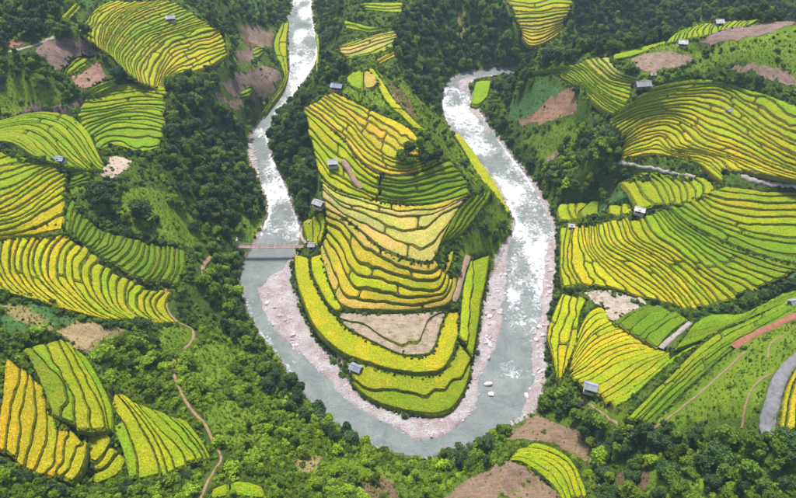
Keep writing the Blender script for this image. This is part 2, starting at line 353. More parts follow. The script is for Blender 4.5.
SPOTS = [(5, 20, 74), (40, 30, 72), (5, 80, 63), (40, 80, 62), (100, 75, 58), (60, 100, 57), (60, 52, 66), (30, 110, 57), (250, 60, 19), (230, 85, 24), (250, 20, 24), (200, 5, 46), (235, 10, 34), (270, 50, 7),
 (200, 130, 24), (175, 130, 36), (180, 100, 42), (220, 170, 14), (160, 190, 36), (130, 200, 39), (200, 220, 18), (230, 220, 9), (225, 130, 14), (215, 100, 28), (240, 190, 7), (205, 260, 15), (225, 290, 9), (150, 170, 39),
 (215, 320, 13), (200, 360, 22), (60, 335, 47), (120, 345, 37), (20, 330, 50), (160, 350, 30), (140, 380, 35), (215, 450, 31), (250, 400, 20), (225, 400, 27), (280, 430, 18), (300, 490, 27), (350, 460, 12), (400, 490, 13), (250, 490, 34), (200, 492, 38), (120, 495, 40), (30, 490, 47), (445, 480, 12), (330, 440, 10),
 (545, 432, 8), (535, 485, 18), (590, 448, 6), (598, 480, 8), (562, 402, 4.5), (590, 398, 12), (570, 420, 5), (640, 445, 23), (700, 440, 32), (760, 440, 41), (796, 480, 46), (700, 490, 36), (650, 490, 25), (770, 400, 46), (796, 345, 47), (720, 400, 40), (760, 355, 43),
 (585, 291, 4), (640, 308, 9.5), (700, 314, 16), (750, 302, 21), (796, 279, 25.5), (500, 108, 6), (520, 100, 18), (540, 130, 18), (560, 110, 26), (580, 150, 19), (560, 180, 11), (600, 185, 15), (545, 160, 9), (515, 80, 20), (505, 90, 12), (590, 120, 30), (600, 160, 22),
 (360, 80, 43), (350, 95, 41), (380, 95, 41.5), (335, 85, 39), (315, 95, 28), (300, 120, 14), (310, 150, 20), (300, 180, 10), (315, 200, 16), (312, 240, 8), (310, 250, 6), (290, 130, 5),
 (370, 60, 38), (400, 60, 33), (400, 28, 36), (330, 70, 24), (330, 30, 16), (335, 10, 24), (318, 20, 4), (430, 60, 14), (420, 100, 14), (410, 80, 28), (420, 30, 27), (440, 130, 16), (430, 110, 18), (400, 92, 36), (455, 155, 12), (470, 180, 12), (490, 205, 11), (500, 225, 6), (480, 235, 11), (460, 255, 12), (440, 152, 28), (412, 140, 37),
 (450, 62, 6), (450, 40, 14), (450, 10, 26), (490, 62, 6), (500, 40, 14), (520, 60, 6), (560, 40, 10), (560, 10, 22), (600, 30, 14), (600, 5, 25), (650, 30, 13), (650, 5, 22), (740, 5, 18), (796, 10, 14),
 (625, 62, 55), (660, 60, 57), (700, 55, 58), (745, 55, 64), (785, 55, 65), (796, 90, 56), (796, 24, 69), (720, 32, 66), (760, 24, 68), (480, 92, 2.4),
 (640, 195, 24), (605, 215, 12), (600, 205, 11)]
WPTS = [(150, 372, 5), (230, 385, 5), (90, 372, 4), (300, 400, 10), (-320, 620, 130), (0, 640, 90), (300, 620, 110), (150, 560, 70), (-150, 560, 90), (-330, 300, 110), (-330, 120, 80), (330, 250, 90), (330, 100, 80),
        (0, 30, 40), (-120, 20, 60), (120, 20, 62), (-70, 470, 2), (-64, 520, 3), (-60, 600, 10)]

# ------------------------------------------------------------------ base relief: thin-plate spline through all contours
ctl = []
for f in FIELDS:
    for g, z in zip(f['guides'], f['zs']):
        n = max(4, min(9, len(g) + 1))
        zz = np.linspace(*z, n) if isinstance(z, tuple) else np.full(n, float(z))
        ctl.append(unproj(spline(g, n), zz))
ctl.append(np.array([unproj([(a, b)], c)[0] for a, b, c in SPOTS]))
rv = unproj(np.vstack([spline(LEFT_BANK, 70), spline(RIGHT_BANK, 70)]), 0.4)
ctl.append(rv)
ctl.append(np.array(WPTS, float))
ctl = np.vstack(ctl)
def tps_fit(P, lam):
    q = P[:, :2] / 100.0
    n = len(q)
    r2 = ((q[:, None] - q[None]) ** 2).sum(-1)
    K = 0.5 * r2 * np.log(r2 + 1e-12) + lam * np.eye(n)
    A = np.zeros((n + 3, n + 3)); A[:n, :n] = K
    A[:n, n] = 1; A[:n, n + 1:] = q; A[n, :n] = 1; A[n + 1:, :n] = q.T
    w = np.linalg.solve(A, np.r_[P[:, 2], 0, 0, 0])
    return q, w
TQ, TW = tps_fit(ctl, 0.0015)
def base_height(x, y):
    sh = x.shape; x = x.ravel() / 100.0; y = y.ravel() / 100.0
    out = np.zeros(x.shape); n = len(TQ)
    for i in range(0, len(x), 20000):
        r2 = (x[i:i + 20000, None] - TQ[None, :, 0]) ** 2 + (y[i:i + 20000, None] - TQ[None, :, 1]) ** 2
        out[i:i + 20000] = (0.5 * r2 * np.log(r2 + 1e-12)) @ TW[:n] + TW[n] + x[i:i + 20000] * TW[n + 1] + y[i:i + 20000] * TW[n + 2]
    return out.reshape(sh)

STEP = 0.9
CX = np.arange(-290, 290.1, STEP); CY = np.arange(46, 548.1, STEP)
cgx, cgy = np.arange(-290, 293, 3.0), np.arange(46, 551, 3.0)
CG = base_height(*np.meshgrid(cgx, cgy))

def bilin(grid, gx, gy, x, y):
    i = np.clip((x - gx[0]) / (gx[1] - gx[0]), 0, len(gx) - 1.001); j = np.clip((y - gy[0]) / (gy[1] - gy[0]), 0, len(gy) - 1.001)
    i0 = i.astype(int); j0 = j.astype(int); a = i - i0; b = j - j0
    return (grid[j0, i0] * (1 - a) + grid[j0, i0 + 1] * a) * (1 - b) + (grid[j0 + 1, i0] * (1 - a) + grid[j0 + 1, i0 + 1] * a) * b

MX, MY = np.meshgrid(CX, CY)
HB = bilin(CG, cgx, cgy, MX, MY)
# signed distance to river (negative inside)
near = np.ones(MX.shape, bool)
RD = segdist(MX.ravel(), MY.ravel(), RIVER_W[::2]).reshape(MX.shape)
INR = inpoly(MX, MY, RIVER_W)
RS = np.where(INR, -RD, RD)
BAR_W = [unproj(spline(b + [b[0]], 120), 0.0)[:, :2] for b in BARS]
BARM = np.zeros(MX.shape)
for bw in BAR_W:
    ins = inpoly(MX, MY, bw)
    d = segdist(MX.ravel(), MY.ravel(), bw[::2]).reshape(MX.shape)
    BARM = np.maximum(BARM, sstep(-1.5, 1.6, np.where(ins, d, -d) + 1.6 * fbm(MX / 6, MY / 6, 5)))
rough = fbm(MX / 22, MY / 22, 1, 5) * 2.2 + fbm(MX / 5, MY / 5, 9, 3) * 0.5
HZ = np.maximum(HB, 0.6) + rough * sstep(2, 25, RS) * 0.8
t = sstep(0.0, 6.0, RS)
HZ = np.where(RS > 0, HZ * t + (0.55 + 0.3 * fbm(MX / 3, MY / 3, 4)) * (1 - t), HZ)
bed = -0.35 - np.minimum(RD * .22, 1.5)
bar_z = 0.34 + 0.5 * fbm(MX / 7, MY / 7, 21, 4) + 0.15 * fbm(MX / 1.6, MY / 1.6, 3, 2)
HZ = np.where(RS <= 0, bed * (1 - BARM) + np.maximum(bar_z, .06) * BARM, HZ)
HNAT = HZ.copy()                                     # relief before the fields are cut in
def height(x, y):
    return bilin(HNAT, CX, CY, np.asarray(x, float), np.asarray(y, float))

def at(px):
    """photo pixels -> points where those sight lines first meet the relief"""
    px = np.atleast_2d(np.asarray(px, float))
    a = (px[:, 0] - 398.0) / FPX; b = (px[:, 1] - 249.0) / FPX
    D = np.stack([a, CF - b * SF, -SF - b * CF], -1)
    lo = np.full(len(px), 90.0); hit = np.zeros(len(px), bool); T = np.full(len(px), 600.0)
    for tt in np.arange(90, 640, 1.0):
        P = D * tt
        h = height(P[:, 0], P[:, 1])
        m = (~hit) & (P[:, 2] + CAM_H <= h)
        T[m] = tt - 0.5; hit |= m
    P = D * T[:, None]
    return np.stack([P[:, 0], P[:, 1], height(P[:, 0], P[:, 1])], -1)

# ------------------------------------------------------------------ materials
def new_mat(name):
    m = bpy.data.materials.new(name); m.use_nodes = True
    nt = m.node_tree; nt.nodes.clear()
    out = nt.nodes.new('ShaderNodeOutputMaterial'); b = nt.nodes.new('ShaderNodeBsdfPrincipled')
    nt.links.new(b.outputs[0], out.inputs['Surface'])
    return m, nt, b

def N(nt, typ, **k):
    n = nt.nodes.new(typ)
    for a, v in k.items(): setattr(n, a, v)
    return n

def noise(nt, scale, detail=4, rough=.6, vec=None, dist=0):
    n = N(nt, 'ShaderNodeTexNoise')
    n.inputs['Scale'].default_value = scale; n.inputs['Detail'].default_value = detail
    n.inputs['Roughness'].default_value = rough; n.inputs['Distortion'].default_value = dist
    if vec is not None: nt.links.new(vec, n.inputs['Vector'])
    return n.outputs[0]

def world_pos(nt):
    return N(nt, 'ShaderNodeNewGeometry').outputs['Position']

def remap(nt, val, a, b, c, d):
    n = N(nt, 'ShaderNodeMapRange'); n.inputs[1].default_value = a; n.inputs[2].default_value = b
    n.inputs[3].default_value = c; n.inputs[4].default_value = d
    nt.links.new(val, n.inputs[0]); return n.outputs[0]

def mixc(nt, fac, a, b, mode='MIX'):
    n = N(nt, 'ShaderNodeMix', data_type='RGBA', blend_type=mode)
    for sock, v in ((n.inputs[0], fac), (n.inputs[6], a), (n.inputs[7], b)):
        if isinstance(v, (int, float)): sock.default_value = v
        elif isinstance(v, tuple): sock.default_value = v + (1,) if len(v) == 3 else v
        else: nt.links.new(v, sock)
    return n.outputs[2]

def scale_col(nt, col, val):
    n = N(nt, 'ShaderNodeVectorMath', operation='SCALE')
    nt.links.new(col, n.inputs[0])
    if isinstance(val, (int, float)): n.inputs['Scale'].default_value = val
    else: nt.links.new(val, n.inputs['Scale'])
    return n.outputs[0]

def mul(nt, a, b):
    n = N(nt, 'ShaderNodeMath', operation='MULTIPLY')
    for s, v in ((n.inputs[0], a), (n.inputs[1], b)):
        if isinstance(v, (int, float)): s.default_value = v
        else: nt.links.new(v, s)
    return n.outputs[0]

def bump(nt, b, h, dist, strength=1.0):
    n = N(nt, 'ShaderNodeBump'); n.inputs['Strength'].default_value = strength; n.inputs['Distance'].default_value = dist
    nt.links.new(h, n.inputs['Height']); nt.links.new(n.outputs[0], b.inputs['Normal'])

def rough_spec(b, r, s=.25):
    b.inputs['Roughness'].default_value = r; b.inputs['Specular IOR Level'].default_value = s

MAT = {}
def mat_rice():
    m, nt, b = new_mat('rice')
    p = world_pos(nt)
    oc = N(nt, 'ShaderNodeObjectInfo').outputs['Color']
    big = noise(nt, .12, 3, .6, p); mid = noise(nt, .9, 4, .7, p); fine = noise(nt, 3.2, 3, .7, p)
    c = mixc(nt, remap(nt, big, .38, .62, 0, .8), oc, mixc(nt, 1.0, oc, (.62, .88, .6), 'MULTIPLY'))
    c = mixc(nt, remap(nt, noise(nt, .2, 5, .7, p, .8), .52, .66, 0, .75), c, mixc(nt, 1.0, c, (1.15, .92, 1.6), 'MULTIPLY'))
    c = mixc(nt, remap(nt, mid, .5, .72, 0, .45), c, mixc(nt, 1.0, c, (1.15, .85, .9), 'MULTIPLY'))
    c = scale_col(nt, c, remap(nt, fine, .32, .68, .42, 1.38))
    c = scale_col(nt, c, remap(nt, noise(nt, 1.3, 3, .65, p), .3, .7, .76, 1.2))
    nt.links.new(c, b.inputs['Base Color']); rough_spec(b, .75, .15)
    bump(nt, b, fine, .5, 1)
    return m
def mat_bank(name, g, d):
    m, nt, b = new_mat(name)
    p = world_pos(nt)
    c = mixc(nt, remap(nt, noise(nt, .35, 4, .7, p), .4, .62, 0, 1), g, d)
    c = scale_col(nt, c, remap(nt, noise(nt, 2.4, 4, .75, p), .3, .7, .45, 1.45))
    nt.links.new(c, b.inputs['Base Color']); rough_spec(b, .9, .1)
    bump(nt, b, noise(nt, 2.0, 5, .75, p), .5, 1)
    return m
def mat_soil():
    m, nt, b = new_mat('soil')
    p = world_pos(nt)
    oc = N(nt, 'ShaderNodeObjectInfo').outputs['Color']
    c = mixc(nt, remap(nt, noise(nt, .3, 5, .7, p), .45, .65, 0, .7), oc, mixc(nt, 1.0, oc, (.65, .62, .55), 'MULTIPLY'))
    c = mixc(nt, remap(nt, noise(nt, .4, 5, .75, p), .54, .64, 0, .85), c, (.13, .17, .03))
    mp = N(nt, 'ShaderNodeMapping'); mp.inputs['Rotation'].default_value = (0, 0, .5); mp.inputs['Scale'].default_value = (.25, 2.2, .6); nt.links.new(p, mp.inputs[0])
    c = scale_col(nt, c, remap(nt, noise(nt, 1.0, 3, .6, mp.outputs[0]), .35, .65, .82, 1.14))
    c = scale_col(nt, c, remap(nt, noise(nt, 3.0, 4, .75, p), .3, .7, .5, 1.45))
    nt.links.new(c, b.inputs['Base Color']); rough_spec(b, .95, .1)
    bump(nt, b, noise(nt, 2.5, 5, .8, p), .3, 1)
    return m
def mat_ground():
    m, nt, b = new_mat('ground')
    p = world_pos(nt)
    a = N(nt, 'ShaderNodeAttribute'); a.attribute_name = 'cover'
    g = N(nt, 'ShaderNodeAttribute'); g.attribute_name = 'stony'
    oc = a.outputs['Color']
    c = mixc(nt, remap(nt, noise(nt, .11, 5, .7, p), .42, .62, 0, .8), oc, mixc(nt, 1.0, oc, (.55, .72, .55), 'MULTIPLY'))
    c = mixc(nt, remap(nt, noise(nt, .45, 4, .7, p), .55, .7, 0, .6), c, mixc(nt, 1.0, c, (1.5, 1.25, 1.0), 'MULTIPLY'))
    c = scale_col(nt, c, remap(nt, noise(nt, 2.2, 5, .75, p), .3, .7, .5, 1.5))
    # pebbles of the gravel bars
    vo = N(nt, 'ShaderNodeTexVoronoi'); vo.inputs['Scale'].default_value = 1.1; nt.links.new(p, vo.inputs['Vector'])
    peb = mixc(nt, remap(nt, noise(nt, .16, 5, .7, p), .38, .6, 0, 1), (.50, .475, .485), (.36, .285, .28))
    peb = mixc(nt, .12, peb, mixc(nt, 1.0, vo.outputs['Color'], (.6, .55, .55), 'MULTIPLY'))
    peb = scale_col(nt, peb, remap(nt, noise(nt, 2.6, 4, .8, p), .3, .7, .55, 1.45))
    c = mixc(nt, g.outputs['Fac'], c, peb)
    nt.links.new(c, b.inputs['Base Color']); rough_spec(b, .92, .12)
    bump(nt, b, noise(nt, 1.6, 6, .8, p), .5, 1)
    return m
def mat_water():
    m, nt, b = new_mat('river_water')
    p = world_pos(nt)
    f = N(nt, 'ShaderNodeAttribute'); f.attribute_name = 'foam_sheen'
    n1 = noise(nt, .55, 6, .72, p, 1.2); n2 = noise(nt, 1.7, 4, .7, p, .6)
    add = N(nt, 'ShaderNodeMath', operation='ADD'); nt.links.new(n1, add.inputs[0]); nt.links.new(f.outputs['Fac'], add.inputs[1])
    ff = remap(nt, add.outputs[0], .86, 1.06, 0, 1)
    wc = mixc(nt, remap(nt, noise(nt, .09, 5, .7, p, 1.0), .38, .64, 0, 1), (.16, .195, .19), (.25, .275, .265))
    c = mixc(nt, ff, wc, (.80, .82, .84))
    nt.links.new(c, b.inputs['Base Color'])
    nt.links.new(remap(nt, ff, 0, 1, .28, .7), b.inputs['Roughness'])
    b.inputs['IOR'].default_value = 1.33
    hs = N(nt, 'ShaderNodeMath', operation='ADD'); nt.links.new(n1, hs.inputs[0]); nt.links.new(mul(nt, n2, .5), hs.inputs[1])
    bump(nt, b, hs.outputs[0], .6, .9)
    return m
def mat_leaf(name, a, bcol, c3):
    m, nt, b = new_mat(name)
    geo = N(nt, 'ShaderNodeNewGeometry'); oi = N(nt, 'ShaderNodeObjectInfo')
    c = mixc(nt, remap(nt, geo.outputs['Random Per Island'], .1, .9, 0, 1), a, bcol)
    c = mixc(nt, remap(nt, oi.outputs['Random'], .45, 1, 0, .85), c, c3)
    r = N(nt, 'ShaderNodeMath', operation='FRACT'); nt.links.new(mul(nt, oi.outputs['Random'], 7.31), r.inputs[0])
    c = scale_col(nt, c, remap(nt, r.outputs[0], 0, 1, .65, 1.35))
    nt.links.new(c, b.inputs['Base Color']); rough_spec(b, .6, .25)
    tr = N(nt, 'ShaderNodeBsdfTranslucent'); nt.links.new(mixc(nt, 1.0, c, (1.25, 1.2, .6), 'MULTIPLY'), tr.inputs['Color'])
    mx = N(nt, 'ShaderNodeMixShader'); mx.inputs[0].default_value = .33
    out = [n for n in nt.nodes if n.type == 'OUTPUT_MATERIAL'][0]
    nt.links.new(b.outputs[0], mx.inputs[1]); nt.links.new(tr.outputs[0], mx.inputs[2]); nt.links.new(mx.outputs[0], out.inputs['Surface'])
    return m
def mat_plain(name, col, rough=.7, var=.3, sc_=2.0, spec=.3, stretch=None):
    m, nt, b = new_mat(name)
    tc = N(nt, 'ShaderNodeTexCoord').outputs['Object']
    if stretch:
        mp = N(nt, 'ShaderNodeMapping'); mp.inputs['Scale'].default_value = stretch
        nt.links.new(tc, mp.inputs[0]); tc = mp.outputs[0]
    oi = N(nt, 'ShaderNodeObjectInfo').outputs['Color']
    c = mixc(nt, 1.0, col, oi, 'MULTIPLY')
    n = noise(nt, sc_, 5, .7, tc)
    c = scale_col(nt, c, remap(nt, n, .3, .7, 1 - var, 1 + var))
    nt.links.new(c, b.inputs['Base Color']); rough_spec(b, rough, spec)
    bump(nt, b, n, .08, .6)
    return m

MAT['rice'] = mat_rice()
MAT['bank'] = mat_bank('bank_grass', (.17, .25, .014), (.24, .22, .04))
MAT['bank_brown'] = mat_bank('bank_earth', (.19, .20, .02), (.30, .20, .08))
MAT['soil'] = mat_soil()
MAT['ground'] = mat_ground()
MAT['water'] = mat_water()
MAT['leaf_dark'] = mat_leaf('leaf_dark', (.035, .08, .022), (.075, .14, .034), (.06, .11, .03))
MAT['leaf_mid'] = mat_leaf('leaf_mid', (.08, .17, .016), (.17, .27, .024), (.20, .28, .018))
MAT['leaf_bright'] = mat_leaf('leaf_bright', (.17, .29, .012), (.34, .46, .018), (.11, .19, .014))
MAT['grass'] = mat_leaf('grass_blade', (.12, .20, .012), (.22, .29, .018), (.22, .20, .035))
MAT['bark'] = mat_plain('bark', (.10, .075, .05), .9, .4, 3)
MAT['wood'] = mat_plain('weathered_wood', (.22, .16, .11), .85, .4, 2.5, stretch=(8, 8, 1))
MAT['roof'] = mat_plain('sheet_roof', (1, 1, 1), .6, .45, 1.1, .3, stretch=(5, 1, 1))
MAT['dark'] = mat_plain('dark_opening', (.02, .018, .016), .9, .2)
MAT['steel'] = mat_plain('cable_steel', (.30, .27, .27), .5, .2)
MAT['plank'] = mat_plain('bridge_plank', (.34, .25, .24), .85, .35, 1.5)
MAT['stone'] = mat_plain('river_stone', (.52, .48, .48), .85, .35, 1.2)
MAT['path'] = mat_plain('path_dirt', (1, 1, 1), .95, .35, .8)

# ------------------------------------------------------------------ object helpers
def link(o): COL.objects.link(o); return o
def mesh_obj(name, V, Fc, mats, parent=None, smooth=False, midx=None):
    me = bpy.data.meshes.new(name)
    me.from_pydata([tuple(v) for v in V], [], Fc)
    for m in (mats if isinstance(mats, (list, tuple)) else [mats]): me.materials.append(MAT[m])
    if midx is not None: me.polygons.foreach_set('material_index', midx)
    if smooth: me.polygons.foreach_set('use_smooth', [True] * len(me.polygons))
    o = bpy.data.objects.new(name, me); link(o)
    if parent: o.parent = parent
    return o
def empty(name, loc=(0, 0, 0), rz=0):
    o = bpy.data.objects.new(name, None); o.location = loc; o.rotation_euler = (0, 0, rz); o.empty_display_size = .5
    return link(o)
def tag(o, label=None, cat=None, group=None, kind=None):
    if label: o['label'] = label
    if cat: o['category'] = cat
    if group: o['group'] = group
    if kind: o['kind'] = kind
    return o
def grid_faces(r, c, off=0):
    i = (np.arange(r - 1)[:, None] * c + np.arange(c - 1)[None]).ravel() + off
    return np.stack([i, i + 1, i + c + 1, i + c], -1).tolist()

# ------------------------------------------------------------------ field geometry (computed before the ground is cut)
def cr_guides(G, tt):
    """Catmull-Rom across guides; G (K,M,3), tt (M,) in guide units"""
    K = len(G)
    i = np.clip(np.floor(tt).astype(int), 0, K - 2); u = (tt - i)[:, None]
    m = np.arange(G.shape[1])
    g = lambda k: np.where(((k < 0) | (k > K - 1))[:, None], 0, 0) + G[np.clip(k, 0, K - 1), m]
    b, c = g(i), g(i + 1)
    a = np.where((i > 0)[:, None], g(i - 1), 2 * b - c); d = np.where((i < K - 2)[:, None], g(i + 2), 2 * c - b)
    return 0.5 * (2 * b + (c - a) * u + (2 * a - 5 * b + 4 * c - d) * u ** 2 + (3 * b - a - 3 * c + d) * u ** 3)

FIELD_POLY = []; TUFTS = []
FM = 200
for fi, f in enumerate(FIELDS):
    G = []
    for g, z in zip(f['guides'], f['zs']):
        s = spline(g, FM); zz = np.linspace(*z, FM) if isinstance(z, tuple) else np.full(FM, float(z))
        G.append(np.c_[s, zz])
    G = np.array(G)
    K = len(G)
    L = np.linalg.norm(np.diff(unproj(G[K // 2][:, :2], G[K // 2][:, 2]), axis=0), axis=1).sum()
    tv, tn = [], []
    if sum(f['counts']) >= 10: f['counts'] = [int(round(c * 1.22)) for c in f['counts']]
    for j, n in enumerate(f['counts']):
        for k in range(n):
            tv.append(j + k / n); tn.append(n)
    tv.append(K - 1.0); tn.append(f['counts'][-1])
    s = np.linspace(0, 1, FM)
    E = []
    for i, (tt, n) in enumerate(zip(tv, tn)):
        edge = i in (0, len(tv) - 1)
        jit = 0 if edge else random.uniform(-.14, .14) / n
        amp = (.12 if edge else .34) / n
        w = (vnoise(s * L / 16 + 13.7 * i, np.full(FM, fi * 3.1), 3) - .5) * 2 * amp + (vnoise(s * L / 4 + 3.7 * i, np.full(FM, fi * 5.1), 8) - .5) * .9 * amp
        w = w + (0 if edge else .42 / n) * 2 * (vnoise(s * L / 13, np.full(FM, tt * 1.1 + fi * 9.3), 19) - .5)
        q = cr_guides(G, np.clip(tt + jit + w, 0, K - 1) if not edge else np.clip(tt + w * 0, 0, K - 1))
        E.append(unproj(q[:, :2], q[:, 2]))
    f['E'] = np.array(E); f['L'] = L
    up_first = f['E'][0][:, 2].mean() >= f['E'][-1][:, 2].mean()
    if not up_first: f['E'] = f['E'][::-1]; f['cols'] = f['cols'][::-1]
    e = f['E']
    FIELD_POLY.append((np.vstack([e[0], e[1:-1, -1], e[-1][::-1], e[1:-1, 0][::-1]])[:, :2], fi))
# cut the ground down under the fields
DROP = np.zeros(MX.shape); FZ = np.full(MX.shape, np.nan)
for poly, fi in FIELD_POLY:
    ins = inpoly(MX, MY, poly)
    e = FIELDS[fi]['E']
    st = abs(e[0][:, 2].mean() - e[-1][:, 2].mean()) / max(1, len(e) - 1)
    DROP[ins] = np.maximum(DROP[ins], 1.0 + .9 * st)
FIELD_MASK = DROP > 0
HG = HNAT - DROP
for poly, fi in FIELD_POLY:                             # and never let it stand above the lowest paddy nearby
    ins = np.argwhere(inpoly(MX, MY, poly) )
    if not len(ins): continue
    e = FIELDS[fi]['E'][:, ::5].reshape(-1, 3)
    st = abs(FIELDS[fi]['E'][0][:, 2].mean() - FIELDS[fi]['E'][-1][:, 2].mean()) / max(1, len(FIELDS[fi]['E']) - 1)
    gxv, gyv = MX[ins[:, 0], ins[:, 1]], MY[ins[:, 0], ins[:, 1]]
    for a in range(0, len(ins), 2000):
        d2 = (gxv[a:a + 2000, None] - e[None, :, 0]) ** 2 + (gyv[a:a + 2000, None] - e[None, :, 1]) ** 2
        zn = np.minimum(e[d2.argmin(1), 2] - st - .8, np.where(d2 < 2.6 ** 2, e[None, :, 2], 1e9).min(1) - .9)
        q = ins[a:a + 2000]
        HG[q[:, 0], q[:, 1]] = np.minimum(HG[q[:, 0], q[:, 1]], zn)

# ------------------------------------------------------------------ ground cover colours (what grows or lies there)
C_SCRUB = (.09, .14, .02); C_GRASS = (.17, .25, .02); C_DARK = (.025, .045, .012); C_BROWN = (.22, .14, .09); C_PURP = (.22, .15, .14); C_TEAL = (.09, .20, .06); C_DRY = (.34, .28, .12)
COVER = [
 (C_GRASS, [(0, 85), (25, 75), (50, 85), (70, 100), (30, 110), (0, 112)]), (C_GRASS, [(345, 92), (360, 66), (375, 68), (395, 105), (362, 104)]),
 (C_GRASS, [(690, 75), (720, 45), (796, 25), (806, 80), (775, 68), (745, 60), (720, 64)]), (C_GRASS, [(628, 75), (665, 70), (700, 60), (690, 76), (650, 80)]), (C_GRASS, [(632, 52), (690, 40), (700, 60), (660, 50)]),
 (C_GRASS, [(680, 400), (735, 350), (800, 322), (800, 350), (770, 375), (745, 420), (690, 420)]), (C_GRASS, [(655, 425), (680, 402), (700, 400), (690, 420), (670, 432)]),
 (C_TEAL, [(507, 106), (545, 80), (562, 84), (555, 95), (520, 120)]), (C_TEAL, [(25, 302), (60, 304), (85, 320), (62, 325), (40, 318)]), (C_TEAL, [(0, 315), (20, 318), (40, 330), (20, 338), (0, 335)]),
 (C_DRY, [(52, 330), (75, 324), (100, 322), (122, 332), (100, 345), (88, 356), (72, 346)]), (C_DRY, [(0, 302), (25, 308), (50, 322), (40, 330), (5, 312)]),
 (C_GRASS, [(140, 328), (178, 325), (190, 335), (172, 352), (150, 345)]), (C_GRASS, [(120, 190), (165, 190), (200, 230), (190, 245), (150, 235), (125, 225)]), (C_GRASS, [(230, 210), (258, 215), (262, 232), (245, 248), (232, 235)]),
 (C_PURP, [(2, 120), (25, 110), (60, 105), (95, 96), (92, 101), (55, 112), (10, 122)]), (C_BROWN, [(388, 82), (405, 92), (425, 106), (447, 124), (457, 142), (448, 142), (428, 124), (398, 108)]),
 (C_GRASS, [(396, 78), (425, 100), (455, 128), (478, 165), (502, 206), (490, 212), (466, 176), (440, 148), (424, 126)]), (C_GRASS, [(395, 75), (408, 82), (432, 104), (450, 124), (444, 124), (420, 104), (392, 82)]), (C_GRASS, [(438, 245), (460, 238), (500, 210), (515, 226), (500, 255), (470, 256), (455, 250)]),
 (C_GRASS, [(465, 62), (480, 50), (492, 55), (485, 66)]), (C_DRY, [(441, 17), (467, 15), (470, 33), (456, 37)]), (C_GRASS, [(520, 140), (570, 120), (575, 140), (545, 160)]),
 (C_GRASS, [(205, 410), (235, 400), (262, 425), (250, 445), (222, 440)]), (C_GRASS, [(190, 345), (215, 340), (235, 362), (220, 385), (195, 378)]), (C_GRASS, [(330, 455), (370, 462), (400, 480), (370, 488), (335, 475)]), (C_GRASS, [(640, 470), (690, 465), (720, 485), (680, 498), (645, 495)]), (C_DRY, [(290, 460), (312, 458), (318, 470), (300, 475)]), (C_BROWN, [(357, 480), (385, 478), (400, 498), (360, 498)]), (C_BROWN, [(618, 475), (645, 470), (650, 498), (615, 498)]),
 (C_GRASS, [(560, 395), (590, 402), (615, 412), (635, 428), (612, 430), (585, 412)]), (C_GRASS, [(218, 30), (240, 32), (262, 62), (245, 70), (225, 50)]), (C_BROWN, [(240, 25), (270, 30), (272, 48), (250, 48)]),
 (C_TEAL, [(598, 195), (618, 190), (640, 186), (632, 200), (610, 205), (600, 215)]), (C_TEAL, [(690, 300), (740, 290), (796, 270), (796, 282), (745, 304), (700, 316)]),
 (C_BROWN, [(8, 40), (22, 37), (24, 45), (10, 48)]), (C_GRASS, [(60, 195), (30, 150), (62, 158), (95, 172), (96, 186)]),
]
cov = np.empty(MX.shape + (3,)); cov[:] = C_SCRUB
slope_n = fbm(MX / 30, MY / 30, 77, 4)
cov *= (1 + .45 * slope_n)[..., None]
wx = MX + 3.0 * fbm(MX / 7, MY / 7, 51); wy = MY + 3.0 * fbm(MX / 7, MY / 7, 52)
for col, poly in COVER:
    pw = at(spline(poly + [poly[0]], 40))
    m = inpoly(wx, wy, pw[:, :2]); cov[m] = col
cov[(RS > 0) & (RS < 1.2)] = (.20, .15, .12)
cov[FIELD_MASK] = (.06, .08, .012)
stony = np.clip(np.where(RS <= .8, BARM, 0) + np.where((RS <= 1.5) & (fbm(MX / 9, MY / 9, 61) > .05), .8, 0), 0, 1)
cov[RS <= 0] = (.22, .20, .18)

# ------------------------------------------------------------------ ground sheet: fine core, growing cells out to the horizon
def grow(a0, s0, end):
    out = []; s = s0; a = a0
    while abs(a) < end:
        s *= 1.35; a += math.copysign(s, end if a0 > 0 else -end) if False else (s if a0 > 0 and end > 0 else -s)
        out.append(a)
    return out
gx_r = grow(CX[-1], 3.0, 3500); gx_l = [-v for v in grow(-CX[0], 3.0, 3500)][::-1]
gy_f = grow(CY[-1], 3.0, 4500)
gy_b = [CY[0] - v for v in np.cumsum(3.0 * 1.35 ** np.arange(1, 18))][::-1]
AX = np.r_[gx_l, CX, gx_r]; AY = np.r_[gy_b, CY, gy_f]
GX, GY = np.meshgrid(AX, AY)
GZ = np.zeros(GX.shape)
j0, i0 = len(gy_b), len(gx_l)
nj, ni = MX.shape
outer = np.ones(GX.shape, bool); outer[j0:j0 + nj, i0:i0 + ni] = False
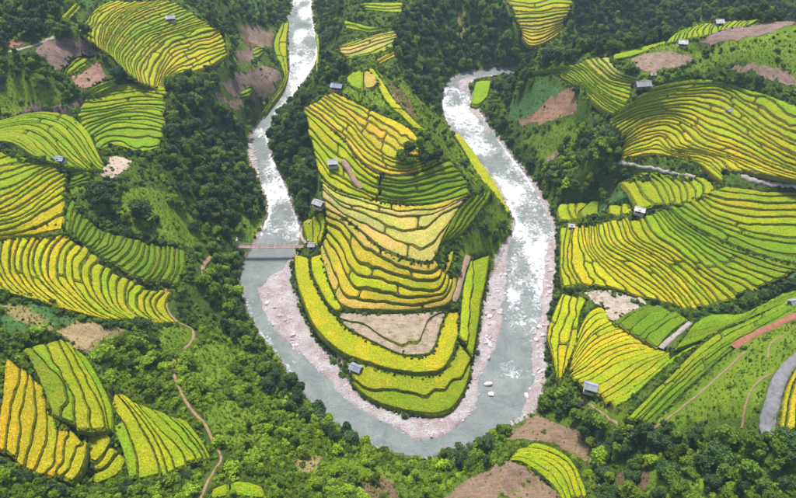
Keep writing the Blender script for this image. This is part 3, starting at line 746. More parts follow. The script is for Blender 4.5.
# outside the core: the rim height carried on, easing into rolling hills
cxl = np.clip(GX, CX[0], CX[-1]); cyl = np.clip(GY, CY[0], CY[-1])
dist = np.hypot(GX - cxl, GY - cyl)
rim = bilin(HG, CX, CY, cxl[outer], cyl[outer])
hill = 95 + 130 * fbm(GX[outer] / 420, GY[outer] / 420, 90, 4) + .05 * dist[outer]
k = sstep(0, 220, dist[outer])
GZ[outer] = rim * (1 - k) + hill * k
GZ[j0:j0 + nj, i0:i0 + ni] = HG
covA = np.empty(GX.shape + (3,)); covA[:] = (.045, .085, .016); covA[j0:j0 + nj, i0:i0 + ni] = cov
stA = np.zeros(GX.shape); stA[j0:j0 + nj, i0:i0 + ni] = stony
def big_grid(name, X, Yg, Z, mat, keep=None):
    r, c = X.shape
    me = bpy.data.meshes.new(name)
    V = np.stack([X, Yg, Z], -1).reshape(-1, 3)
    i = (np.arange(r - 1)[:, None] * c + np.arange(c - 1)[None])
    if keep is not None: i = i[keep]
    i = i.ravel()
    Q = np.stack([i, i + 1, i + c + 1, i + c], -1)
    idx = None
    if keep is not None:
        idx, inv = np.unique(Q, return_inverse=True); Q = inv.reshape(Q.shape); V = V[idx]
    me.vertices.add(len(V)); me.vertices.foreach_set('co', V.ravel())
    me.loops.add(Q.size); me.loops.foreach_set('vertex_index', Q.ravel())
    me.polygons.add(len(Q)); me.polygons.foreach_set('loop_start', np.arange(0, Q.size, 4)); 
    me.update(calc_edges=True)
    me.polygons.foreach_set('use_smooth', np.ones(len(Q), bool))
    me.materials.append(MAT[mat])
    return me, idx
me, _ = big_grid('ground', GX, GY, GZ, 'ground')
ca = me.color_attributes.new('cover', 'FLOAT_COLOR', 'POINT')
ca.data.foreach_set('color', np.concatenate([covA, np.ones(GX.shape + (1,))], -1).ravel().astype(np.float32))
sa = me.attributes.new('stony', 'FLOAT', 'POINT'); sa.data.foreach_set('value', stA.ravel().astype(np.float32))
ground = link(bpy.data.objects.new('ground', me)); tag(ground, 'green valley ground of scrub, grass and gravel', None, None, 'structure')

# water sheet
RAPIDS_SHEEN = [([(290, 0), (314, 0), (320, 50), (300, 95), (270, 125), (288, 70)], .44), ([(255, 130), (275, 130), (300, 200), (300, 240), (260, 245), (262, 190)], .38), ([(495, 195), (552, 205), (555, 300), (510, 300), (512, 230)], .44),  # first outline: the white paints bright sky reflection as well as foam
          ([(505, 300), (545, 300), (540, 372), (495, 372)], .30), ([(440, 85), (470, 95), (520, 160), (500, 190), (450, 125)], .38), ([(240, 290), (262, 295), (300, 360), (285, 372), (246, 310)], .30), ([(520, 165), (545, 200), (505, 205), (485, 170)], .38)]
RAP_W = [(unproj(spline(p + [p[0]], 40), 0)[:, :2], v) for p, v in RAPIDS_SHEEN]
foam_sheen = np.full(MX.shape, .12)
for p, v in RAP_W:
    ins = inpoly(MX, MY, p)
    if ins.any():
        foam_sheen[ins] = np.maximum(foam_sheen[ins], v)
def blur(a, n):
    for _ in range(n):
        a = (a + np.roll(a, 1, 0) + np.roll(a, -1, 0) + np.roll(a, 1, 1) + np.roll(a, -1, 1)) / 5
    return a
foam_sheen = blur(foam_sheen, 12)
foam_sheen += .34 * fbm(MX / 9, MY / 14, 33) * sstep(.1, .35, foam_sheen) + .06 * fbm(MX / 14, MY / 14, 34) + .16 * sstep(2.2, 0, RD) * INR
WZ = .07 * fbm(MX / 2.5, MY / 2.5, 71, 3) * (foam_sheen > .2) 
cellmin = np.minimum.reduce([RS[:-1, :-1], RS[1:, :-1], RS[:-1, 1:], RS[1:, 1:]])
me, idx = big_grid('river', MX, MY, WZ, 'water', keep=cellmin < 3.5)
fa = me.attributes.new('foam_sheen', 'FLOAT', 'POINT'); fa.data.foreach_set('value', foam_sheen.ravel()[idx].astype(np.float32))
river = link(bpy.data.objects.new('river', me)); tag(river, 'pale grey river looping around the terraced spur', None, None, 'structure')

# ------------------------------------------------------------------ terraces: each field a thing, each paddy a part, its crop a sub-part
def lerp_cols(cols, t):
    t = np.clip(t, 0, 1) * (len(cols) - 1); i = min(int(t), len(cols) - 2) if len(cols) > 1 else 0
    if len(cols) == 1: return np.array(cols[0])
    return np.array(cols[i]) * (1 - (t - i)) + np.array(cols[i + 1]) * (t - i)

NPAD = 0
for fi, f in enumerate(FIELDS):
    E = f['E']; nb = len(E) - 1
    c0 = E.reshape(-1, 3).mean(0)
    root = empty('rice_terrace', (c0[0], c0[1], E[..., 2].min()))
    tag(root, f['label'], 'rice terrace', 'rice terraces on the valley slopes')
    org = np.array([c0[0], c0[1], E[..., 2].min()])
    bare = f.get('bare', False); bankf = f.get('bank', .2) * .5; hc0 = f.get('crop', .65)
    bmat = 'bank_brown' if f.get('brown') else 'bank'
    for i in range(nb):
        A, B = E[i], E[i + 1]
        Lb = np.linalg.norm(np.diff((A + B) / 2, axis=0), axis=1).sum()
        zp = (A[:, 2] + B[:, 2]) / 2
        step = np.maximum(A[:, 2] - B[:, 2], .15)
        zlow = zp - step
        # split the band lengthwise into plots
        seglen = f.get('seg', 34) * random.uniform(.7, 1.4)
        ns = max(1, int(round(Lb / seglen)))
        cuts = [0.0] + sorted((k + random.uniform(-.3, .3)) / ns for k in range(1, ns)) + [1.0]
        for a, b in zip(cuts[:-1], cuts[1:]):
            Ls = Lb * (b - a)
            if Ls < 1.2: continue
            n = max(3, int(Ls / .75) + 1)
            gap = min(.22 / Lb, (b - a) * .08)
            rg = min(2.2 / Lb, (b - a) * .12)
            sa_ = np.linspace(a + (gap if a > 0 else rg * random.random()), b - (gap if b < 1 else rg * random.random()), n)
            ip = lambda arr: np.interp(sa_, np.linspace(0, 1, FM), arr)
            Ax, Ay, Bx, By = ip(A[:, 0]), ip(A[:, 1]), ip(B[:, 0]), ip(B[:, 1])
            lev = random.uniform(-.12, .12)
            stp = ip(step); zz = ip(zp) + lev; zl = ip(zlow) + .24 * stp - .1; tz = .22 * stp
            w = np.hypot(Bx - Ax, By - Ay)
            bk = np.clip(bankf * (.35 + 1.5 * vnoise(sa_ * Lb / 6, np.full(n, fi + i * 2.3), 6) + .7 * (vnoise(sa_ * Lb / 1.5, np.full(n, fi + i * 4.3), 16) - .5)), .04, .6)
            cs = 1 - bk
            def pt(c, z, jx=0):
                return np.stack([Ax + (Bx - Ax) * c, Ay + (By - Ay) * c, z], -1) - org
            mid_z = (zz - tz) * .5 + zl * .5 + .12 * (vnoise(sa_ * Lb / 1.3, np.full(n, i * 1.7), 12) - .5)
            zt = zz + tz; zd = zz - tz
            rows = [pt(0 * w, zt - 1.8), pt(0 * w, zt), pt(cs - np.minimum(.35 / np.maximum(w, .4), cs * .3), zd - .02), pt(cs, zd + .10 + .12 * vnoise(sa_ * Lb / 1.1, np.full(n, i * 3.1), 2)), pt(cs + bk * .5, mid_z), pt(1 + 0 * w, zl), pt(1 + 0 * w, zl - 1.4)]
            V = np.vstack(rows); r = len(rows)
            Fc = grid_faces(r, n)
            Fc.append([k * n for k in range(r)][::-1]); Fc.append([k * n + n - 1 for k in range(r)])
            pad = mesh_obj('paddy', V, Fc, bmat if not bare else 'bank', root)
            NPAD += 1
            tcol = (i + .5) / nb
            col = lerp_cols(f['cols'], tcol) * np.array([random.uniform(.86, 1.14), random.uniform(.92, 1.08), random.uniform(.8, 1.2)]) if not bare else lerp_cols(f['cols'], tcol) * random.uniform(.85, 1.05)
            if f.get('segcols'): col = np.array(f['segcols'][min(cuts.index(a), len(f['segcols']) - 1)])
            # crop
            m = max(3, min(12, int(np.median(w * cs) / .75) + 2))
            c_in = np.minimum(.18 / np.maximum(w, .3), .2)
            rr = []
            hc = (hc0 * random.uniform(.85, 1.12)) if not bare else .06
            base_c, end_c = c_in, cs - np.minimum(.12 / np.maximum(w, .3), .1)
            de = np.minimum(sa_ - sa_[0], sa_[-1] - sa_) * Lb; rr_ = np.minimum(np.minimum(1.4, w * .45), Ls * .2)
            pinch = np.where(de < rr_, (1 - np.sqrt(np.clip(1 - (1 - de / rr_) ** 2, 0, 1))) * .42, 0) * (end_c - base_c)
            if not bare: base_c = base_c + pinch; end_c = end_c - pinch
            for q in range(m + 2):
                if q == 0: c, h = base_c, 0.0
                elif q == m + 1: c, h = end_c, 0.0
                else:
                    u = (q - 1) / (m - 1); lip = .10 / np.maximum(w, .5)
                    c = (base_c + lip) * (1 - u) + (end_c - lip) * u
                    h = hc * (.82 if q in (1, m) else 1)
                X = Ax + (Bx - Ax) * c; Yy = Ay + (By - Ay) * c
                jz = (RNG.random(n) - .5) * (.22 if h else 0) * (1 if not bare else .3) + (.12 * (vnoise(X / 2.2, Yy / 2.2, 14) - .5) if h else 0)
                jx = (RNG.random(n) - .5) * .16; jy = (RNG.random(n) - .5) * .16
                rr.append(np.stack([X + jx, Yy + jy, zz + tz * (1 - 2 * c / cs) + .03 + h + jz], -1) - org)
            # pull the ends in and down
            R = np.array(rr)
            R[:, 0, 2] -= .85 * hc; R[:, -1, 2] -= .85 * hc
            ins = .12
            R[:, 0, :2] = R[:, 0, :2] * (1 - ins) + R[:, 1, :2] * ins; R[:, -1, :2] = R[:, -1, :2] * (1 - ins) + R[:, -2, :2] * ins
            o = mesh_obj('rice_crop' if not bare else 'stubble', R.reshape(-1, 3), grid_faces(m + 2, n), 'rice' if not bare else 'soil', pad)
            o.color = (*np.clip(col, .004, .9), 1)
            # grass tufts along the bank
            k = int(Ls * (2.6 if c0[1] < 200 else 1.3))
            if k:
                ss = RNG.integers(0, n, k); cc = cs[ss] + bk[ss] * RNG.random(k)
                u = np.clip((cc - cs[ss]) / bk[ss], 0, 1)
                TUFTS.append(np.stack([Ax[ss] + (Bx - Ax)[ss] * cc + RNG.normal(0, .1, k), Ay[ss] + (By - Ay)[ss] * cc + RNG.normal(0, .1, k), (zz[ss] - tz[ss] + .1) * (1 - u) + zl[ss] * u - .03], -1))
print('paddies', NPAD)

# ------------------------------------------------------------------ bare plots, harvested patches, paths, roads
PLOT_MASK = np.zeros(MX.shape, bool)
def surf(x, y): return bilin(HNAT, CX, CY, np.asarray(x, float), np.asarray(y, float))
def plot(name, label, cat, poly, col, lift=.16, ridge=.10, ang=0.6, mat='soil'):
    pw = at(spline(poly + [poly[0]], 60))[:, :2]
    x0, y0 = pw.min(0) - 1; x1, y1 = pw.max(0) + 1
    st = .45
    X, Yg = np.meshgrid(np.arange(x0, x1, st), np.arange(y0, y1, st))
    jx = X + 3.2 * fbm(X / 6, Yg / 6, 41); jy = Yg + 3.2 * fbm(X / 6, Yg / 6, 42)
    ins = inpoly(jx, jy, pw)
    k = ins[:-1, :-1] & ins[1:, :-1] & ins[:-1, 1:] & ins[1:, 1:]
    if not k.any(): return None
    Z = surf(X, Yg) + lift + ridge * np.sin((X * math.cos(ang) + Yg * math.sin(ang)) * 2 * math.pi / 2.4) + .12 * fbm(X / 1.2, Yg / 1.2, 47)
    Z = np.maximum(Z, surf(X, Yg) + .06)
    me, _ = big_grid(name, X, Yg, Z, mat, keep=k)
    o = link(bpy.data.objects.new(name, me)); o.color = (*col, 1)
    tag(o, label, cat, 'bare plots between the terraces')
    PLOT_MASK[inpoly(MX, MY, pw)] = True
    return o
BR = (.27, .18, .125); PU = (.27, .185, .165); PK = (.33, .23, .18); RD_ = (.40, .17, .10); PAL = (.48, .41, .34)
plot('bare_plot', 'purple-brown rough tilled plot beside the upper left treeline', 'bare plot', [(33, 48), (55, 40), (90, 43), (97, 56), (78, 58), (64, 74), (46, 60)], PU)
plot('bare_plot', 'reddish-brown tilled plot below the small lime strips', 'bare plot', [(73, 80), (86, 71), (97, 63), (106, 72), (107, 78), (88, 89), (80, 88)], (.36, .21, .16))
plot('bare_plot', 'small pink bare plot high above the left river', 'bare plot', [(246, 28), (268, 32), (270, 46), (256, 46), (247, 38)], PK)
plot('bare_plot', 'small pale earth plot in bushes at the left edge', 'bare plot', [(41, 78), (51, 76), (52, 84), (44, 87)], PK)
plot('bare_plot', 'reddish earth clearing in the top left trees', 'bare plot', [(7, 42), (20, 39), (24, 45), (10, 48)], (.36, .18, .13))
plot('bare_plot', 'pinkish stony slope above the far left river bank', 'bare plot', [(218, 78), (240, 74), (262, 66), (280, 72), (279, 84), (266, 99), (252, 104), (240, 98), (228, 92)], PU)
plot('bare_plot', 'narrow pink plot beside the dark wood over the river', 'bare plot', [(213, 97), (236, 96), (246, 103), (226, 107)], PK)
plot('bare_plot', 'purple strip plot behind the upper left wood', 'bare plot', [(236, 48), (250, 46), (255, 60), (244, 66), (238, 60)], PU)
plot('bare_plot', 'brown fallow plot under the white roofs on the ridge', 'bare plot', [(630, 60), (650, 52), (668, 50), (698, 62), (664, 70), (640, 70)], PK, ridge=.05)
plot('bare_plot', 'long lilac tilled plot along the top right ridge', 'bare plot', [(690, 42), (705, 35), (740, 26), (790, 21), (800, 22), (770, 33), (722, 42)], PU, ang=1.2)
plot('bare_plot', 'curved pink fallow strip at the upper right', 'bare plot', [(722, 66), (750, 61), (775, 68), (800, 80), (800, 87), (770, 80), (745, 72)], PK)
plot('bare_plot', 'red-brown tilled plot over the right river arm', 'bare plot', [(514, 126), (535, 112), (562, 88), (578, 104), (570, 116), (548, 121), (524, 128)], (.32, .185, .125))
plot('bare_plot', 'tiny pink plot in the woods over the right river', 'bare plot', [(542, 158), (558, 149), (563, 152), (548, 161)], PK)
plot('bare_plot', 'pale harvested patch of old terraces below the gully', 'bare plot', [(584, 293), (600, 288), (620, 291), (648, 305), (638, 312), (614, 321), (602, 309)], PAL, ridge=.3)
plot('bare_plot', 'brown stubble plot by the bottom river bend', 'bare plot', [(505, 441), (515, 425), (528, 417), (560, 420), (580, 440), (590, 456), (582, 459), (556, 446), (527, 441)], BR)
plot('bare_plot', 'brown tilled plot cut by the bottom picture edge', 'bare plot', [(436, 500), (470, 479), (503, 465), (520, 466), (540, 480), (558, 502)], BR)
plot('bare_plot', 'tan stubble plot beside the hut at the spur tip', 'bare plot', [(327, 344), (334, 346), (345, 357), (351, 364), (342, 366), (332, 355)], (.48, .36, .24), ridge=.03)
plot('bare_plot', 'sandy dried plot below the lime arcs on the left', 'bare plot', [(100, 176), (108, 166), (112, 157), (122, 157), (134, 162), (124, 170), (112, 178)], (.56, .44, .34))
plot('bare_plot', 'dry tan slope plot left of the bushy foreground', 'bare plot', [(56, 331), (75, 325), (98, 323), (118, 331), (100, 343), (86, 353), (72, 345)], (.40, .30, .16), ridge=.02)

PATH_PTS = []
def ribbon(name, label, px, width, col, lift=.2, mat='path', kind='structure', wob=.35):
    c = at(np.array(spline(px, max(12, len(px) * 6))))
    c = spline(c, max(8, int(np.linalg.norm(np.diff(c[:, :2], axis=0), axis=1).sum() / 1.0)))
    t = np.gradient(c[:, :2], axis=0); t /= np.linalg.norm(t, axis=1)[:, None] + 1e-9
    nrm = np.stack([-t[:, 1], t[:, 0]], -1)
    rows = []
    n = len(c)
    ww = width * (1 + wob * (vnoise(np.arange(n) / 4.0, np.zeros(n), 17) - .5))
    zc = surf(c[:, 0], c[:, 1])
    for u in (-.62, -.5, 0, .5, .62):
        xy = c[:, :2] + nrm * (u * ww)[:, None]
        z = np.maximum(surf(xy[:, 0], xy[:, 1]), zc) * .7 + zc * .3 + (lift if abs(u) < .6 else -.6)
        rows.append(np.c_[xy, z])
    o = mesh_obj(name, np.vstack(rows), [q[::-1] for q in grid_faces(5, n)], mat, smooth=True); o.color = (*col, 1)
    tag(o, label, kind=kind)
    PATH_PTS.append((c[:, :2], width))
    return o
EARTH = (.27, .17, .10)
ribbon('footpath', 'brown earth footpath winding down the left slope', [(166, 290), (167, 308), (176, 321), (193, 331), (190, 344), (176, 356), (174, 372), (178, 386), (190, 408), (205, 425), (214, 444), (221, 459), (211, 476), (199, 502)], .75, EARTH)
ribbon('footpath', 'short earth path above the left river bank', [(203, 276), (203, 266), (211, 257)], 1.4, EARTH)
ribbon('footpath', 'pale track through the upper left treeline', [(8, 52), (30, 47), (48, 40), (54, 36)], 1.3, (.30, .27, .22))
ribbon('footpath', 'path from the footbridge up to the spur hut', [(306, 243), (301, 236), (303, 226), (310, 222)], 1.0, (.42, .34, .26))
ribbon('footpath', 'brown track on the spur beside the white-roofed hut', [(342, 161), (348, 168), (354, 180), (361, 189)], 1.9, (.28, .19, .14), lift=.7)
ribbon('footpath', 'bare brown track down the right flank of the spur', [(468, 256), (463, 272), (458, 290), (453, 302)], 2.0, (.28, .20, .14), lift=.3)
ribbon('footpath', 'pale stony path under the arching yellow slope', [(617, 163), (640, 166), (665, 171), (695, 177)], 1.1, (.30, .27, .245), lift=.25)
ribbon('footpath', 'white stony strip at the right edge over lime rice', [(741, 176), (755, 181), (775, 184), (806, 186)], 1.6, (.30, .27, .245), lift=.3)
ribbon('footpath', 'pale stone-paved track through the green rice block', [(660, 349), (670, 340), (682, 330), (690, 323)], 1.7, (.30, .27, .245), lift=.5)
ribbon('dirt_road', 'red dirt road climbing to the right edge', [(734, 348), (752, 337), (775, 326), (806, 313)], 2.6, (.26, .105, .07), lift=.3)
ribbon('footpath', 'thin brown trail on the grassy slope at the right', [(772, 374), (755, 385), (746, 404), (742, 428)], .55, (.23, .17, .09))
ribbon('footpath', 'faint curved trail below the red dirt road', [(785, 335), (770, 345), (768, 358)], .45, (.23, .17, .09))
ribbon('footpath', 'earth trail skirting the lower end of the green bands', [(745, 352), (728, 368), (706, 388), (688, 403), (670, 417), (652, 430)], .6, (.23, .17, .09))
ribbon('footpath', 'field path from the grey-roofed hut into the gully', [(588, 404), (605, 416), (622, 428), (632, 436)], .6, (.23, .17, .09))
road = ribbon('tarmac_road', 'grey tarmac road curving at the right edge', [(806, 352), (790, 366), (779, 382), (773, 402), (768, 420), (769, 436)], 2.9, (.17, .17, .185), lift=.35, wob=.04)

# ------------------------------------------------------------------ plants
def quad_leaves(P, Nn, S, up=.0):
    """one bent two-triangle leaf clump per point"""
    V, Fc = [], []
    for p, n, s in zip(P, Nn, S):
        n = Vector(n).normalized()
        a = n.orthogonal().normalized()
        a.rotate(__import__('mathutils').Quaternion(n, random.uniform(0, 6.28)))
        b = n.cross(a)
        p = Vector(p)
        k = len(V)
        V += [p - a * s - n * s * .15, p - b * s * .7 + n * s * .1, p + a * s - n * s * .15, p + b * s * .7 + n * s * .1]
        Fc.append((k, k + 1, k + 2, k + 3))
    return V, Fc
def crown_mesh(name, mat, seed, R=2.6, H=4.6, base=1.6, nl=9, leaves=700, ls=.34, spread=.62):
    rs = np.random.default_rng(seed); random.seed(seed)
    lobes = [((0, 0, base + H * .5), R * .62, H * .40)]
    for k in range(nl):
        a = rs.uniform(0, 6.28); d = R * spread * math.sqrt(rs.uniform(.1, 1)); h = base + H * rs.uniform(.22, .86)
        sh = 1 - .45 * abs(h - base - H * .45) / (H * .5)
        r = R * rs.uniform(.30, .50)
        lobes.append(((math.cos(a) * d * sh, math.sin(a) * d * sh, h), r, r * rs.uniform(.7, .95)))
    V, Fc = [], []
    import bmesh
    for (c, r, h) in lobes:
        bm = bmesh.new(); bmesh.ops.create_icosphere(bm, subdivisions=1, radius=1)
        o = len(V)
        for v in bm.verts:
            q = rs.uniform(.66, .86); V.append((c[0] + v.co.x * r * q, c[1] + v.co.y * r * q, c[2] + v.co.z * h * q))
        Fc += [tuple(x.index + o for x in f.verts) for f in bm.faces]
        bm.free()
    w = np.array([r * r for _, r, _ in lobes]); w /= w.sum()
    P, Nn, S = [], [], []
    for k in rs.choice(len(lobes), leaves, p=w):
        c, r, h = lobes[k]
        d = rs.normal(0, 1, 3); d /= np.linalg.norm(d)
        if d[2] < -.35: d[2] *= -1
        q = rs.uniform(.80, 1.12)
        P.append((c[0] + d[0] * r * q, c[1] + d[1] * r * q, c[2] + d[2] * h * q))
        Nn.append(d + rs.normal(0, .45, 3) + np.array([0, 0, .25])); S.append(ls * rs.uniform(.6, 1.4))
    lv, lf = quad_leaves(P, Nn, S)
    o = len(V); V += [tuple(v) for v in lv]; Fc += [tuple(i + o for i in f) for f in lf]
    me = bpy.data.meshes.new(name); me.from_pydata(V, [], Fc); me.materials.append(MAT[mat]); return me
def trunk_mesh(name, seed, H=6.0, r=.22, limbs=5):
    rs = np.random.default_rng(seed)
    V, Fc = [], []
    def tube(p0, p1, r0, r1, bend):
        p0, p1 = np.array(p0, float), np.array(p1, float); k = 7; seg = 4
        o = len(V)
        for i in range(seg + 1):
            u = i / seg; c = p0 * (1 - u) + p1 * u + np.array(bend) * math.sin(u * 3.14)
            rr = r0 * (1 - u) + r1 * u
            for j in range(k): V.append((c[0] + math.cos(j * 6.283 / k) * rr, c[1] + math.sin(j * 6.283 / k) * rr, c[2]))
        for i in range(seg):
            for j in range(k): Fc.append((o + i * k + j, o + i * k + (j + 1) % k, o + (i + 1) * k + (j + 1) % k, o + (i + 1) * k + j))
        Fc.append(tuple(o + seg * k + j for j in range(k)))
    tube((0, 0, -.8), (0, 0, H * .72), r * 1.4, r * .45, (rs.normal(0, .12), rs.normal(0, .12), 0))
    for l in range(limbs):
        a = rs.uniform(0, 6.28); h = H * rs.uniform(.25, .6)
        tube((0, 0, h), (math.cos(a) * H * .24, math.sin(a) * H * .24, h + H * rs.uniform(.15, .3)), r * .5, r * .14, (0, 0, -.1))
    me = bpy.data.meshes.new(name); me.from_pydata(V, [], Fc); me.materials.append(MAT['bark']); return me
TREE = {}
for kd, mt in (('dark', 'leaf_dark'), ('mid', 'leaf_mid'), ('bright', 'leaf_bright')):
    TREE[kd] = [(crown_mesh('crown', mt, 10 + k * 7 + len(kd), R=[2.5, 2.9, 2.2, 3.2][k], H=[4.8, 4.4, 5.6, 4.2][k], base=[1.4, 1.2, 1.3, 1.3][k], nl=[9, 11, 9, 12][k], leaves=1000, ls=[.34, .28, .30, .36][k]), trunk_mesh('trunk', 40 + k)) for k in range(4)]
    TREE[kd] += [(crown_mesh('crown', mt, 71 + len(kd), R=1.8, H=6.2, base=.9, nl=10, leaves=800, ls=.26, spread=.8), trunk_mesh('trunk', 50)), (crown_mesh('crown', mt, 83 + len(kd), R=3.4, H=3.6, base=2.0, nl=6, leaves=620, ls=.30, spread=1.0), trunk_mesh('trunk', 51, limbs=8))]
SHRUB = {}
for kd, mt in (('dark', 'leaf_dark'), ('mid', 'leaf_mid'), ('bright', 'leaf_bright')):
    SHRUB[kd] = [(crown_mesh('foliage', mt, 110 + k * 5 + len(kd), R=1.25, H=1.6, base=.05, nl=[5, 8, 4, 6][k], leaves=[230, 260, 200, 240][k], ls=[.2, .17, .26, .2][k], spread=[.7, .95, .5, .8][k]), trunk_mesh('stem', 140 + k, H=1.5, r=.06, limbs=3)) for k in range(4)]

def field_or_plot(x, y):
    i = np.clip(np.rint((x - CX[0]) / STEP).astype(int), 0, len(CX) - 1); j = np.clip(np.rint((y - CY[0]) / STEP).astype(int), 0, len(CY) - 1)
    return FIELD_MASK[j, i] | PLOT_MASK[j, i], RS[j, i]
def near_path(x, y):
    m = np.zeros(x.shape, bool)
    for c, w in PATH_PTS:
        m |= segdist(x, y, c[::3], closed=False) < w * .5 + .85
    return m
def scatter_poly(poly, sp, jitter=.9):
    pw = at(spline(poly + [poly[0]], 60))[:, :2] if isinstance(poly, list) else poly
    x0, y0 = pw.min(0); x1, y1 = pw.max(0)
    X, Yg = np.meshgrid(np.arange(x0, x1 + sp, sp), np.arange(y0, y1 + sp, sp))
    X = X.ravel() + RNG.uniform(-.5, .5, X.size) * sp * jitter; Yg = Yg.ravel() + RNG.uniform(-.5, .5, Yg.size) * sp * jitter
    k = inpoly(X, Yg, pw) & (X > CX[0]) & (X < CX[-1]) & (Yg > CY[0]) & (Yg < CY[-1])
    X, Yg = X[k], Yg[k]
    fp, rs = field_or_plot(X, Yg)
    k = (~fp) & (rs > 1.2) & ~near_path(X, Yg)
    return X[k], Yg[k]
